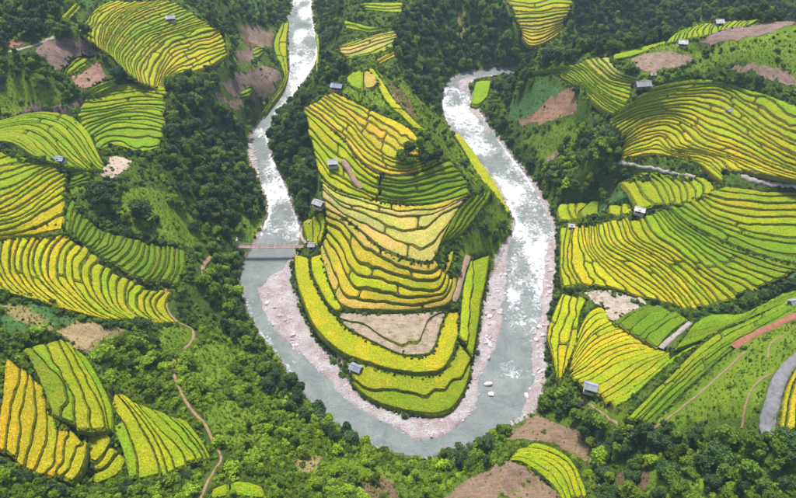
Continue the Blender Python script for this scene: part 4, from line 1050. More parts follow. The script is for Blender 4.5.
# wooded places: outline, spacing, heights, kind, label
WOODS = [
 ([(152, 104), (165, 88), (190, 82), (215, 102), (243, 126), (250, 142), (250, 160), (262, 197), (262, 214), (240, 227), (205, 217), (180, 187), (165, 167), (150, 132)], 4.6, 5, 8.5, 'dark', 'dark green tree in the wood on the left river bank'),
 ([(275, 120), (292, 106), (316, 100), (304, 114), (316, 150), (320, 174), (314, 196), (306, 228), (300, 236), (302, 212), (290, 192), (276, 167), (271, 142)], 4.4, 6, 9, 'dark', 'dark leafy tree between the left river and spur terraces'),
 ([(404, 75), (396, 55), (404, 12), (500, 8), (520, 52), (548, 62), (520, 70), (470, 70), (448, 80), (440, 102), (444, 120), (432, 108), (415, 94)], 4.8, 5, 8.5, 'dark', 'blue-green tree in the forest behind the right river bend'),
 ([(545, 62), (520, 55), (556, 50), (575, 12), (590, -6), (800, -8), (800, 24), (740, 22), (690, 26), (660, 44), (600, 58)], 5.2, 5, 9, 'dark', 'dark forest tree in the valley behind the right ridge'),
 ([(490, 92), (510, 76), (528, 80), (512, 102), (500, 120), (515, 142), (530, 167), (522, 165), (505, 142), (490, 120)], 4.4, 5, 7.5, 'dark', 'dark tree lining the bank beyond the right river arm'),
 ([(530, 172), (545, 162), (565, 142), (590, 124), (612, 140), (618, 165), (612, 187), (600, 202), (560, 204), (543, 194)], 4.0, 4, 7, 'mid', 'green tree in the wooded hollow right of the river'),
 ([(268, 368), (285, 378), (310, 402), (322, 418), (345, 432), (362, 444), (340, 446), (310, 428), (285, 408), (262, 388)], 4.4, 5, 7.5, 'dark', 'dark tree on the near bank of the left bend'),
 ([(440, 459), (475, 448), (500, 434), (535, 418), (528, 426), (502, 446), (484, 468), (456, 478), (440, 472)], 4.2, 3.5, 6, 'dark', 'dark tree on the near bank at the bottom bend'),
 ([(540, 398), (560, 396), (582, 420), (602, 430), (618, 440), (622, 500), (588, 500), (600, 470), (582, 447), (562, 432), (545, 414)], 4.2, 4, 7, 'mid', 'green tree in the stream gully below the grey-roofed hut'),
 ([(625, 438), (660, 428), (720, 432), (800, 440), (800, 502), (625, 502)], 4.6, 4, 7.5, 'mid', 'green tree in the bottom right wood'),
 ([(745, 395), (764, 385), (762, 435), (742, 432), (738, 415)], 4.0, 4, 6, 'mid', 'green tree beside the tarmac road'),
 ([(0, 20), (52, 8), (60, 30), (52, 40), (30, 44), (0, 50)], 5, 5, 8, 'dark', 'dark tree in the top left corner wood'),
 ([(0, 58), (35, 60), (50, 75), (82, 100), (50, 98), (30, 84), (0, 84)], 4.4, 3, 6, 'mid', 'tree in the belt below the purple upper left plot'),
 ([(54, 36), (70, 34), (80, 42), (60, 46)], 4, 5, 7, 'dark', 'dark tree in the clump above the purple plot'),
 ([(104, 74), (118, 76), (136, 86), (112, 84)], 4, 4.5, 6.5, 'dark', 'dark tree in the hedge below the thin yellow bands'),
 ([(200, 30), (226, 14), (290, 6), (286, 20), (272, 30), (240, 26), (246, 50), (232, 66), (215, 38)], 5, 4, 7, 'dark', 'tree on the far slope left of the upper river'),
 ([(168, 90), (190, 80), (228, 68), (236, 76), (216, 94), (186, 92)], 4.6, 5, 7.5, 'dark', 'tree in the belt below the bright yellow bands'),
 ([(246, 64), (262, 64), (282, 104), (262, 118), (244, 118), (262, 100)], 5, 3, 5, 'mid', 'low tree on the brown slope above the left river'),
 ([(316, 5), (342, 5), (338, 30), (330, 45), (322, 58), (320, 30)], 4.4, 4, 6.5, 'dark', 'tree on the shady slope right of the upper river'),
 ([(326, 60), (344, 66), (346, 74), (334, 84), (318, 88), (320, 72)], 4.4, 5, 7.5, 'dark', 'dark tree behind the blue-roofed spur hut'),
 ([(396, 156), (406, 148), (426, 150), (440, 160), (418, 168), (400, 166)], 3.4, 3.5, 5.5, 'mid', 'bushy tree in the clump amid the upper spur terraces'),
 ([(476, 228), (494, 224), (512, 230), (502, 248), (482, 244)], 4.5, 4, 6.5, 'dark', 'dark round tree on the right shoulder of the spur'),
 ([(400, 78), (440, 120), (462, 150), (500, 208), (490, 205), (450, 152), (425, 118)], 7.5, 2.5, 4.5, 'mid', 'small tree on the steep right flank of the spur'),
 ([(195, 252), (235, 252), (240, 276), (246, 318), (262, 346), (246, 352), (220, 322), (200, 292)], 4.2, 4, 7, 'mid', 'tree on the left bank below the footbridge'),
 ([(84, 206), (106, 214), (130, 226), (180, 238), (228, 244), (232, 232), (180, 226), (130, 216)], 4.6, 3, 5.5, 'mid', 'tree in the hedge above the dark green bands'),
 ([(168, 190), (205, 215), (240, 228), (236, 240), (190, 232), (160, 205)], 6, 4, 6.5, 'dark', 'scattered dark tree on the grassy slope over the footbridge'),
 ([(700, 84), (718, 80), (752, 84), (760, 92), (730, 92)], 3.6, 3, 5, 'dark', 'dark tree in the hedge at the upper right'),
 ([(690, 312), (702, 300), (716, 298), (710, 312)], 3.4, 3.5, 5, 'dark', 'dark tree in the gully at the right'),
 ([(632, 100), (640, 92), (652, 92), (648, 102), (636, 106)], 3.6, 3, 4.5, 'dark', 'dark tree huddled around the stilt house'),
 ([(230, 478), (300, 470), (360, 462), (420, 470), (436, 480), (420, 500), (240, 500)], 6.5, 3, 5.5, 'bright', 'bright green tree on the foreground slope'),
 ([(200, 390), (250, 370), (290, 420), (340, 450), (280, 460), (225, 440)], 7, 3, 5, 'bright', 'bright green tree on the slope between footpath and river'),
 ([(128, 350), (160, 345), (165, 375), (130, 372), (110, 356)], 4.5, 3.5, 5.5, 'mid', 'tree in the thicket above the lower left strips'),
 ([(565, 82), (585, 98), (575, 104), (560, 92)], 4, 4, 6, 'dark', 'dark tree at the foot of the ridge bands'),
]
ALLT = []
for wi, (poly, sp, h0, h1, kd, lab) in enumerate(WOODS):
    X, Yg = scatter_poly(poly, sp)
    for x, y in zip(X, Yg):
        h = random.uniform(h0, h1); k2 = kd
        r = random.random()
        if kd == 'dark' and r < .34: k2 = 'mid'
        if kd == 'mid' and r < .30: k2 = 'dark'
        if kd == 'mid' and r > .78: k2 = 'bright'
        if kd == 'bright' and r < .4: k2 = 'mid'
        ALLT.append((x, y, float(surf(x, y)), h, k2, wi))
HERO = [((145, 222), 11.5, 'dark', 'large dark domed tree standing alone above the green bands'), ((103, 204), 10.5, 'dark', 'dark domed tree at the left end of the green bands'), ((144, 331), 6.0, 'dark', 'slim dark tree below the curved yellow fan'),
        ((88, 38), 7, 'dark', 'lone spreading tree right of the purple upper left plot'), ((483, 232), 6, 'dark', 'rounded blue-grey tree on the spur right of the straw lobes'), ((320, 415), 7, 'dark', 'dark tree leaning over the near river bank at left bend'),
        ((486, 452), 7, 'dark', 'tall dark tree on the near bank right of bottom bend'), ((720, 448), 9, 'mid', 'broad grey-green tree in front of the road end'), ((745, 455), 8.5, 'mid', 'grey-green tree right of the broad one by the road'), ((402, 162), 6.0, 'mid', 'bushy tree at the left end of the clump amid upper spur terraces'), ((409, 156), 6.8, 'dark', 'dark bushy tree at the top left of the upper spur clump'), ((419, 153), 7.4, 'mid', 'tallest bushy tree at the top of the upper spur clump'), ((429, 156), 6.8, 'mid', 'bushy tree at the top right of the upper spur clump'),
        ((438, 162), 6.0, 'dark', 'dark bushy tree at the right end of the upper spur clump'), ((412, 166), 5.6, 'mid', 'low bushy tree at the lower left of the upper spur clump'), ((425, 166), 6.2, 'dark', 'dark bushy tree at the lower middle of the upper spur clump'),
        ((771, 449), 7, 'mid', 'green tree hiding the lower end of the tarmac road'), ((784, 453), 7.5, 'dark', 'dark tree right of the tarmac road end'), ((640, 440), 7.5, 'dark', 'dark round tree where the field path meets the wood')]
def place_tree(name, loc, h, meshes, label, cat, group, parts=('crown', 'trunk'), h0=6.2):
    root = empty(name, loc, random.uniform(0, 6.28)); s = h / h0
    sx = s * random.uniform(.9, 1.15)
    root.scale = (sx, sx, s)
    tag(root, label, cat, group)
    for nm, me in zip(parts, meshes):
        o = bpy.data.objects.new(nm, me); link(o); o.parent = root
    return root
for px, h, kd, lab in HERO:
    p = at([px])[0]
    place_tree('tree', (p[0], p[1], p[2] - .15), h, random.choice(TREE[kd]), lab, 'tree', None)
T = np.array([(a[0], a[1], a[2], a[3]) for a in ALLT])
pp, dd = proj(T[:, :3])
vis = (pp[:, 0] > -5) & (pp[:, 0] < 801) & (pp[:, 1] > 0) & (pp[:, 1] < 505)
size = T[:, 3] / dd * vis
# share the individuals among the woods, nearest first
order = np.argsort(-size)
cap = {}; picked = set()
for i in order:
    wi = ALLT[i][5]
    if size[i] > 0 and len(picked) < 286 and cap.get(wi, 0) < 40:
        picked.add(int(i)); cap[wi] = cap.get(wi, 0) + 1
FAR = {'dark': [], 'mid': [], 'bright': []}
for i, (x, y, z, h, kd, wi) in enumerate(ALLT):
    if i in picked:
        q = pp[[k for k in range(len(ALLT)) if ALLT[k][5] == wi]]
        my, mx_ = np.percentile(q[:, 1], [33, 67]), np.percentile(q[:, 0], [33, 67])
        band = 'upper' if pp[i, 1] < my[0] else 'lower' if pp[i, 1] > my[1] else 'middle'
        side = 'left' if pp[i, 0] < mx_[0] else 'right' if pp[i, 0] > mx_[1] else ''
        h0_, h1_ = WOODS[wi][2:4]
        big_ = 'tall ' if h > h0_ + .67 * (h1_ - h0_) else 'small ' if h < h0_ + .33 * (h1_ - h0_) else ''
        base_ = WOODS[wi][5].split('tree', 1)[1]
        shade = {'dark': 'dark green', 'mid': 'mid green', 'bright': 'light green'}[kd]
        lab_ = big_ + shade + ' tree' + base_ + ', ' + (band + ' ' + side).strip() + ' part'
        place_tree('tree', (x, y, z - .2), h, random.choice(TREE[kd]), lab_, 'tree', 'trees: ' + WOODS[wi][5].split(' in ')[-1].split(' on ')[-1])
    else: FAR[kd].append((x, y, z - .2, h / 6.2))
print('trees', len(ALLT), 'individual', len(picked))

def proto_collection(name, meshes):
    c = bpy.data.collections.new(name)
    for k, me in enumerate(meshes):
        o = bpy.data.objects.new('%s_source' % name, me); c.objects.link(o)
    return c
def scatter_obj(name, label, pts, scales, meshes, tilt=0.1):
    pts = np.asarray(pts, float); n = len(pts)
    me = bpy.data.meshes.new(name); me.vertices.add(n); me.vertices.foreach_set('co', pts.ravel())
    a = me.attributes.new('size', 'FLOAT', 'POINT'); a.data.foreach_set('value', np.asarray(scales, np.float32))
    rot = np.stack([RNG.normal(0, tilt, n), RNG.normal(0, tilt, n), RNG.uniform(0, 6.28, n)], -1).astype(np.float32)
    a = me.attributes.new('turn', 'FLOAT_VECTOR', 'POINT'); a.data.foreach_set('vector', rot.ravel())
    o = link(bpy.data.objects.new(name, me)); tag(o, label, None, None, 'stuff')
    c = proto_collection(name, meshes)
    g = bpy.data.node_groups.new(name + '_scatter', 'GeometryNodeTree')
    g.interface.new_socket('Geometry', in_out='INPUT', socket_type='NodeSocketGeometry'); g.interface.new_socket('Geometry', in_out='OUTPUT', socket_type='NodeSocketGeometry')
    gi = g.nodes.new('NodeGroupInput'); go = g.nodes.new('NodeGroupOutput')
    ci = g.nodes.new('GeometryNodeCollectionInfo'); ci.inputs['Collection'].default_value = c
    ci.inputs['Separate Children'].default_value = True; ci.inputs['Reset Children'].default_value = True
    ip = g.nodes.new('GeometryNodeInstanceOnPoints'); ip.inputs['Pick Instance'].default_value = True
    s = g.nodes.new('GeometryNodeInputNamedAttribute'); s.data_type = 'FLOAT'; s.inputs['Name'].default_value = 'size'
    r = g.nodes.new('GeometryNodeInputNamedAttribute'); r.data_type = 'FLOAT_VECTOR'; r.inputs['Name'].default_value = 'turn'
    e2r = g.nodes.new('FunctionNodeEulerToRotation')
    rv_ = g.nodes.new('FunctionNodeRandomValue'); rv_.data_type = 'INT'; rv_.inputs['Min'].default_value = 0 if False else rv_.inputs['Min'].default_value
    for sk in rv_.inputs:
        if sk.enabled and sk.name == 'Min' and sk.type == 'INT': sk.default_value = 0
        if sk.enabled and sk.name == 'Max' and sk.type == 'INT': sk.default_value = len(meshes) - 1
    L = g.links.new
    L(gi.outputs[0], ip.inputs['Points']); L(ci.outputs[0], ip.inputs['Instance'])
    L(s.outputs[0], ip.inputs['Scale']); L(r.outputs[0], e2r.inputs[0]); L(e2r.outputs[0], ip.inputs['Rotation'])
    outs = [q for q in rv_.outputs if q.enabled and q.type == 'INT']
    L(outs[0], ip.inputs['Instance Index']); L(ip.outputs[0], go.inputs[0])
    m = o.modifiers.new('scatter', 'NODES'); m.node_group = g
    return o
# one far-off mass of trees for each kind
def joined(crown, trunk):
    V = [v.co[:] for v in crown.vertices]; Fc = [tuple(p.vertices) for p in crown.polygons]; n = len(Fc); o = len(V)
    V += [v.co[:] for v in trunk.vertices]; Fc += [tuple(i + o for i in p.vertices) for p in trunk.polygons]
    me = bpy.data.meshes.new('tree_mass'); me.from_pydata(V, [], Fc)
    me.materials.append(crown.materials[0]); me.materials.append(trunk.materials[0])
    me.polygons.foreach_set('material_index', [0] * n + [1] * (len(Fc) - n)); return me
for kd, lab in (('dark', 'mass of dark forest covering the far slopes'), ('mid', 'mid green trees filling the far woods'), ('bright', 'light green trees mixed into the far woods')):
    if FAR[kd]:
        a = np.array(FAR[kd])
        scatter_obj('forest', lab, a[:, :3], a[:, 3], [joined(*t) for t in TREE[kd]], .05)

# ---- undergrowth: shrubs everywhere that is not field, river, plot or path
C_ = cov
X, Yg = np.meshgrid(np.arange(CX[0], CX[-1], 1.5), np.arange(CY[0], CY[-1], 1.5))
X = X.ravel() + RNG.uniform(-.8, .8, X.size); Yg = Yg.ravel() + RNG.uniform(-.8, .8, Yg.size)
Zs = surf(X, Yg)
pq, dq = proj(np.stack([X, Yg, Zs], -1))
keep = (pq[:, 0] > -30) & (pq[:, 0] < 826) & (pq[:, 1] > -12) & (pq[:, 1] < 530)
X, Yg, Zs, pq, dq = X[keep], Yg[keep], Zs[keep], pq[keep], dq[keep]
fp, rs = field_or_plot(X, Yg)
ii = np.clip(np.rint((X - CX[0]) / STEP).astype(int), 0, len(CX) - 1); jj = np.clip(np.rint((Yg - CY[0]) / STEP).astype(int), 0, len(CY) - 1)
cl = cov[jj, ii]
open_ = (np.abs(cl - np.array(C_GRASS)).sum(1) < .002) | (np.abs(cl - np.array(C_TEAL)).sum(1) < .002) | (np.abs(cl - np.array(C_DRY)).sum(1) < .002) | (np.abs(cl - np.array(C_BROWN)).sum(1) < .002) | (np.abs(cl - np.array(C_PURP)).sum(1) < .002)
clump = fbm(X / 9, Yg / 9, 63, 3)
prob = np.where(open_, .2, np.clip(.62 + 1.1 * clump, .12, 1)) * np.where(dq > 300, .62, 1)
prob = np.where((pq[:, 1] > 330) & (pq[:, 0] < 540) & ~open_, np.maximum(prob, .8), prob)
onplot = PLOT_MASK[jj, ii] & ~FIELD_MASK[jj, ii]
prob = np.where(onplot, .07, prob)
keep = (~FIELD_MASK[jj, ii]) & (rs > .8) & (RNG.random(len(X)) < prob) & ~near_path(X, Yg)
X, Yg, Zs, pq, dq, open_, clump, rs = [v[keep] for v in (X, Yg, Zs, pq, dq, open_, clump, rs)]
# keep the low growth low right beside fields
edge = np.zeros(len(X), bool)
for dx, dy in ((2.2, 0), (-2.2, 0), (0, 2.2), (0, -2.2)):
    edge |= field_or_plot(X + dx, Yg + dy)[0]
hh = np.clip(RNG.lognormal(.12, .42, len(X)), .5, 3.2) * (1 + .6 * np.clip(clump, 0, 1)) * np.where(open_, .5, 1) * np.where(edge, .5, 1)
fore = (pq[:, 1] > 330) & (pq[:, 0] < 540) | (pq[:, 1] > 450) & (pq[:, 0] > 640)
rnd = RNG.random(len(X)) + .6 * fbm(X / 14, Yg / 14, 88, 3)
kind = np.where(fore, np.where(rnd < .22, 1, 2), np.where(rnd < .42, 0, np.where(rnd < .85, 1, 2)))
vis = (pq[:, 0] > 0) & (pq[:, 0] < 796) & (pq[:, 1] > 3) & (pq[:, 1] < 496)
sz = hh / dq * vis
big = set(np.argsort(-sz)[:150].tolist())
KN = ['dark', 'mid', 'bright']
for i in big:
    reg = 'on the left foreground slope' if pq[i, 0] < 330 else 'near the bottom edge by the river bend' if pq[i, 0] < 540 else 'in the bottom right thicket'
    mates = [k for k in big if (pq[k, 0] < 330) == (pq[i, 0] < 330) and (pq[k, 0] < 540) == (pq[i, 0] < 540)]
    qx = np.percentile(pq[mates, 0], [25, 50, 75]); qy = np.percentile(pq[mates, 1], [25, 50, 75])
    sub_ = ', ' + ('far left', 'centre left', 'centre right', 'far right')[int((pq[i, 0] > qx).sum())] + ' ' + ('top', 'upper', 'lower', 'bottom')[int((pq[i, 1] > qy).sum())]
    place_tree('shrub', (X[i], Yg[i], Zs[i] - .1), hh[i] * 1.15, random.choice(SHRUB[KN[kind[i]]]), {'dark': 'dark', 'mid': 'green', 'bright': 'bright green'}[KN[kind[i]]] + ' leafy shrub ' + reg + sub_, 'shrub', 'shrubs ' + reg, parts=('foliage', 'stem'), h0=1.65)
rest = np.array([i for i in range(len(X)) if i not in big])
# rims below the fields and hedges between them
HEDGE = [([(566, 291), (585, 289), (610, 290), (640, 305), (665, 312), (695, 316), (720, 308), (745, 303), (770, 292), (800, 278)], 2.4), ([(617, 174), (640, 178), (665, 178), (690, 180)], 1.6), ([(8, 152), (28, 158), (50, 162), (66, 170)], 1.5),
         ([(-5, 294), (20, 296), (40, 302), (70, 314), (100, 324), (130, 327), (160, 329)], 1.6), ([(-4, 345), (15, 345), (30, 340)], 2.2), ([(0, 462), (20, 475), (45, 485), (70, 492), (95, 495), (130, 488), (165, 485), (195, 476)], 1.8), ([(640, 82), (665, 79), (700, 76), (735, 82), (765, 92), (800, 103)], 1.7),
         ([(695, 63), (670, 72), (640, 79)], 1.2), ([(292, 258), (294, 285), (303, 312), (318, 340), (335, 362), (352, 388), (372, 404), (395, 413), (425, 419), (448, 415), (462, 402), (471, 382), (474, 355), (479, 325), (486, 290)], 1.3), ([(556, 230), (557, 260), (557, 285), (553, 300), (546, 325), (545, 345), (550, 365), (553, 385)], 1.8),
         ([(66, 196), (80, 212), (100, 224), (130, 233), (165, 243), (188, 250), (190, 268), (183, 288)], 1.5), ([(178, 292), (180, 312), (184, 324)], 1.3), ([(455, 130), (468, 146), (484, 166), (498, 188), (512, 212)], 1.1), ([(604, 120), (606, 135), (610, 150), (613, 163)], 3.6), ([(598, 130), (600, 150), (606, 166)], 3.6), ([(437, 252), (440, 268), (450, 246), (462, 240)], 1.6)]
EX = []
for px_, hs in HEDGE:
    c = at(spline(px_, 60)); Lh = np.linalg.norm(np.diff(c[:, :2], axis=0), axis=1).sum(); n_ = int(Lh * 1.5)
    c = spline(c, max(4, n_)); 
    for q in c: EX.append((q[0] + random.gauss(0, .7), q[1] + random.gauss(0, .7), hs * random.uniform(.5, 1.25)))
for f in FIELDS:
    e = f['E'][-1]; Lh = np.linalg.norm(np.diff(e, axis=0), axis=1).sum(); c = spline(e, max(4, int(Lh * .8)))
    dr = f['E'][-1].mean(0) - f['E'][0].mean(0); dr = dr[:2] / (np.linalg.norm(dr[:2]) + 1e-6)
    for q in c:
        if random.random() < .7: EX.append((q[0] + dr[0] * random.uniform(.1, 1.2), q[1] + dr[1] * random.uniform(.1, 1.2), random.uniform(.45, 1.1)))
for f in FIELDS:
    for e, dr in ((f['E'][:, 0], f['E'][:, 0].mean(0) - f['E'][:, 8].mean(0)), (f['E'][:, -1], f['E'][:, -1].mean(0) - f['E'][:, -9].mean(0)), (f['E'][0], f['E'][0].mean(0) - f['E'][-1].mean(0))):
        Lh = np.linalg.norm(np.diff(e, axis=0), axis=1).sum()
        if Lh < 2: continue
        c = np.stack([np.interp(np.linspace(0, 1, max(3, int(Lh * .9))), np.linspace(0, 1, len(e)), e[:, q]) for q in range(3)], -1)
        dr = dr[:2] / (np.linalg.norm(dr[:2]) + 1e-6)
        for q in c:
            if random.random() < .6: EX.append((q[0] + dr[0] * random.uniform(-.3, 1.0), q[1] + dr[1] * random.uniform(-.3, 1.0), random.uniform(.4, 1.15)))
EX = np.array(EX); fpx, rsx = field_or_plot(EX[:, 0], EX[:, 1]); EX = EX[(rsx > .3) & ~near_path(EX[:, 0], EX[:, 1]) & ~(fpx & (EX[:, 2] > 1.8))]; 
ez = surf(EX[:, 0], EX[:, 1]) - .25
hk = (RNG.random(len(EX)) < .55).astype(int)
for k in (0, 1):
    scatter_obj('hedge_growth', ('dark', 'green')[k] + ' shrubs and weeds along field rims and gullies', np.c_[EX[:, :2], ez][hk == k], EX[hk == k, 2] / 1.65, [m[0] for m in SHRUB[('dark', 'mid')[k]]], .15)
for k, lab in ((0, 'dark low scrub over the slopes'), (1, 'mid green scrub and ferns over the slopes'), (2, 'bright green undergrowth of the near slopes')):
    s = rest[kind[rest] == k]
    scatter_obj('undergrowth', lab, np.stack([X[s], Yg[s], Zs[s] - .15], -1), hh[s] / 1.65, [m[0] for m in SHRUB[KN[k]]], .12)
print('shrubs', len(X))

# ---- grass tufts on the terrace banks and open slopes
def tuft_mesh(seed):
    rs = np.random.default_rng(seed); V, Fc = [], []
    for k in range(9):
        a = rs.uniform(0, 6.28); d = rs.uniform(0, .22); l = rs.uniform(.25, .5); w = rs.uniform(.05, .10); ln = rs.uniform(.05, .3)
        x, y = math.cos(a) * d, math.sin(a) * d; o = len(V)
        tx, ty = -math.sin(a) * w, math.cos(a) * w
        V += [(x - tx, y - ty, -.05), (x + tx, y + ty, -.05), (x + math.cos(a) * ln * .5 + tx * .7, y + math.sin(a) * ln * .5 + ty * .7, l * .6), (x + math.cos(a) * ln * .5 - tx * .7, y + math.sin(a) * ln * .5 - ty * .7, l * .6), (x + math.cos(a) * ln, y + math.sin(a) * ln, l)]
        Fc += [(o, o + 1, o + 2, o + 3), (o + 3, o + 2, o + 4)]
    me = bpy.data.meshes.new('tuft'); me.from_pydata(V, [], Fc); me.materials.append(MAT['grass']); return me
tm = [tuft_mesh(k) for k in range(4)]
fm_ = [tuft_mesh(50 + k) for k in range(4)]
for m_ in fm_: m_.materials[0] = MAT['leaf_bright']
kf = np.where(fore & (RNG.random(len(X)) < .8) | (RNG.random(len(X)) < .25))[0]
fx, fy = X[kf] + RNG.normal(0, .9, len(kf)), Yg[kf] + RNG.normal(0, .9, len(kf))
okf = ~field_or_plot(fx, fy)[0] & (field_or_plot(fx, fy)[1] > 1)
scatter_obj('tall_grass', 'tall bright grass and ferns between the shrubs', np.stack([fx, fy, surf(fx, fy)], -1)[okf], RNG.uniform(1.6, 3.6, okf.sum()), fm_, .25)
tp = np.vstack(TUFTS)
scatter_obj('bank_grass', 'rough grass growing on the terrace banks', tp, RNG.uniform(.6, 1.3, len(tp)), tm, .2)
X, Yg = np.meshgrid(np.arange(CX[0], CX[-1], 1.3), np.arange(CY[0], CY[-1], 1.3))
X = X.ravel() + RNG.uniform(-.6, .6, X.size); Yg = Yg.ravel() + RNG.uniform(-.6, .6, Yg.size)
Zs = surf(X, Yg); pq, dq = proj(np.stack([X, Yg, Zs], -1))
fp, rs = field_or_plot(X, Yg)
ii = np.clip(np.rint((X - CX[0]) / STEP).astype(int), 0, len(CX) - 1); jj = np.clip(np.rint((Yg - CY[0]) / STEP).astype(int), 0, len(CY) - 1)
fp = FIELD_MASK[jj, ii] | (PLOT_MASK[jj, ii] & (RNG.random(len(X)) < .8))
k = (pq[:, 0] > -20) & (pq[:, 0] < 816) & (pq[:, 1] > 40) & (pq[:, 1] < 515) & (~fp) & (rs > .6) & ~near_path(X, Yg)
scatter_obj('slope_grass', 'grass and weeds on the open slopes', np.stack([X, Yg, Zs - .02], -1)[k], RNG.uniform(.7, 1.7, k.sum()), tm, .25)

# ------------------------------------------------------------------ river stones
def stone_mesh(seed, sub=2):
    import bmesh
    rs = np.random.default_rng(seed); bm = bmesh.new(); bmesh.ops.create_icosphere(bm, subdivisions=sub, radius=1)
    off = rs.uniform(0, 50, 3); sq = np.array([1, rs.uniform(.6, .9), rs.uniform(.45, .7)])
    for v in bm.verts:
        c = np.array(v.co); n = vnoise(np.array([c[0] * 1.3 + off[0]]), np.array([c[1] * 1.3 + c[2] + off[1]]), seed)[0]
        c = c * (.75 + .5 * n) * sq; c[2] = max(c[2], -.35); v.co = c
    me = bpy.data.meshes.new('stone'); bm.to_mesh(me); bm.free(); me.materials.append(MAT['stone']); return me
SM = [stone_mesh(k) for k in range(6)]
bs = [((488, 384), 1.5, 'pale boulder in the water right of the spur tip'), ((491, 394), 1.2, 'pale boulder just below the larger one off the spur tip')]
for px, s, lab in bs:
    p = unproj([px], 0.3)[0]; o = link(bpy.data.objects.new('boulder', SM[0 if s > 1.3 else 3])); o.location = p; o.scale = (s, s, s); o.color = (1.4, 1.35, 1.35, 1); tag(o, lab, 'boulder', None)
ROCKZ = [([(500, 196), (530, 192), (552, 225), (552, 290), (515, 295), (514, 232)], 34, 'boulder amid the white rapids of the right arm'), ([(262, 190), (275, 165), (298, 215), (296, 240), (266, 236)], 16, 'boulder in the left arm above the footbridge'), ([(448, 88), (462, 98), (500, 150), (480, 160), (450, 118)], 14, 'boulder in the far stretch of the right arm'), ([(486, 300), (512, 255), (512, 300), (500, 345), (484, 372)], 30, 'boulder on the gravel bank right of the spur'), ([(530, 330), (545, 320), (543, 372), (524, 405), (530, 372)], 20, 'boulder on the right gravel bank'), ([(540, 260), (553, 255), (551, 300), (541, 305)], 14, 'boulder on the upper right gravel bank'),
         ([(257, 290), (270, 328), (298, 354), (300, 345), (272, 300)], 10, 'boulder along the left gravel bar edge'), ([(249, 142), (257, 150), (262, 178), (256, 178)], 10, 'boulder at the left bank rapids'), ([(520, 165), (530, 178), (552, 225), (546, 225), (530, 195)], 16, 'boulder below the wooded right bank')]
for poly, n, lab in ROCKZ:
    pw = unproj(np.array(poly, float), 0)[:, :2]; k = 0
    while k < n:
        x = random.uniform(pw[:, 0].min(), pw[:, 0].max()); y = random.uniform(pw[:, 1].min(), pw[:, 1].max())
        if not inpoly(np.array([x]), np.array([y]), pw)[0]: continue
        o = link(bpy.data.objects.new('boulder', random.choice(SM))); s = random.uniform(.5, 1.25)
        o.location = (x, y, max(float(surf(x, y)), -.3) + s * .1); o.rotation_euler = (0, 0, random.uniform(0, 6.28)); o.scale = (s, s, s)
        g = random.uniform(.75, 1.35); o.color = (g * 1.04, g * .97, g * .98, 1)
        fy_ = (y - pw[:, 1].min()) / (np.ptp(pw[:, 1]) + 1e-6)
        lab2 = ('large ' if s > .95 else 'small ' if s < .7 else 'middling ') + ('pale ' if g > 1.05 else 'dull grey ') + lab + ', ' + ('near end', 'near half', 'far half', 'far end')[min(3, int(fy_ * 4))]
        tag(o, lab2, 'boulder', 'boulders: ' + lab); k += 1
X = RNG.uniform(CX[0], CX[-1], 260000); Yg = RNG.uniform(CY[0], CY[-1], 260000)
ii = np.rint((X - CX[0]) / STEP).astype(int); jj = np.rint((Yg - CY[0]) / STEP).astype(int)
k = (RS[jj, ii] < 1.4) & ((BARM[jj, ii] > .35) | ((RS[jj, ii] > -1.6) & (fbm(X / 9, Yg / 9, 61) > .0)))
X, Yg = X[k], Yg[k]
scatter_obj('river_stones', 'pale and pinkish stones strewn over the gravel banks', np.stack([X, Yg, surf(X, Yg) + .02], -1), np.clip(RNG.lognormal(-1.5, .5, len(X)), .08, .7), [stone_mesh(20 + k, 1) for k in range(5)], .3)
print('stones', len(X), 'tufts', len(tp))

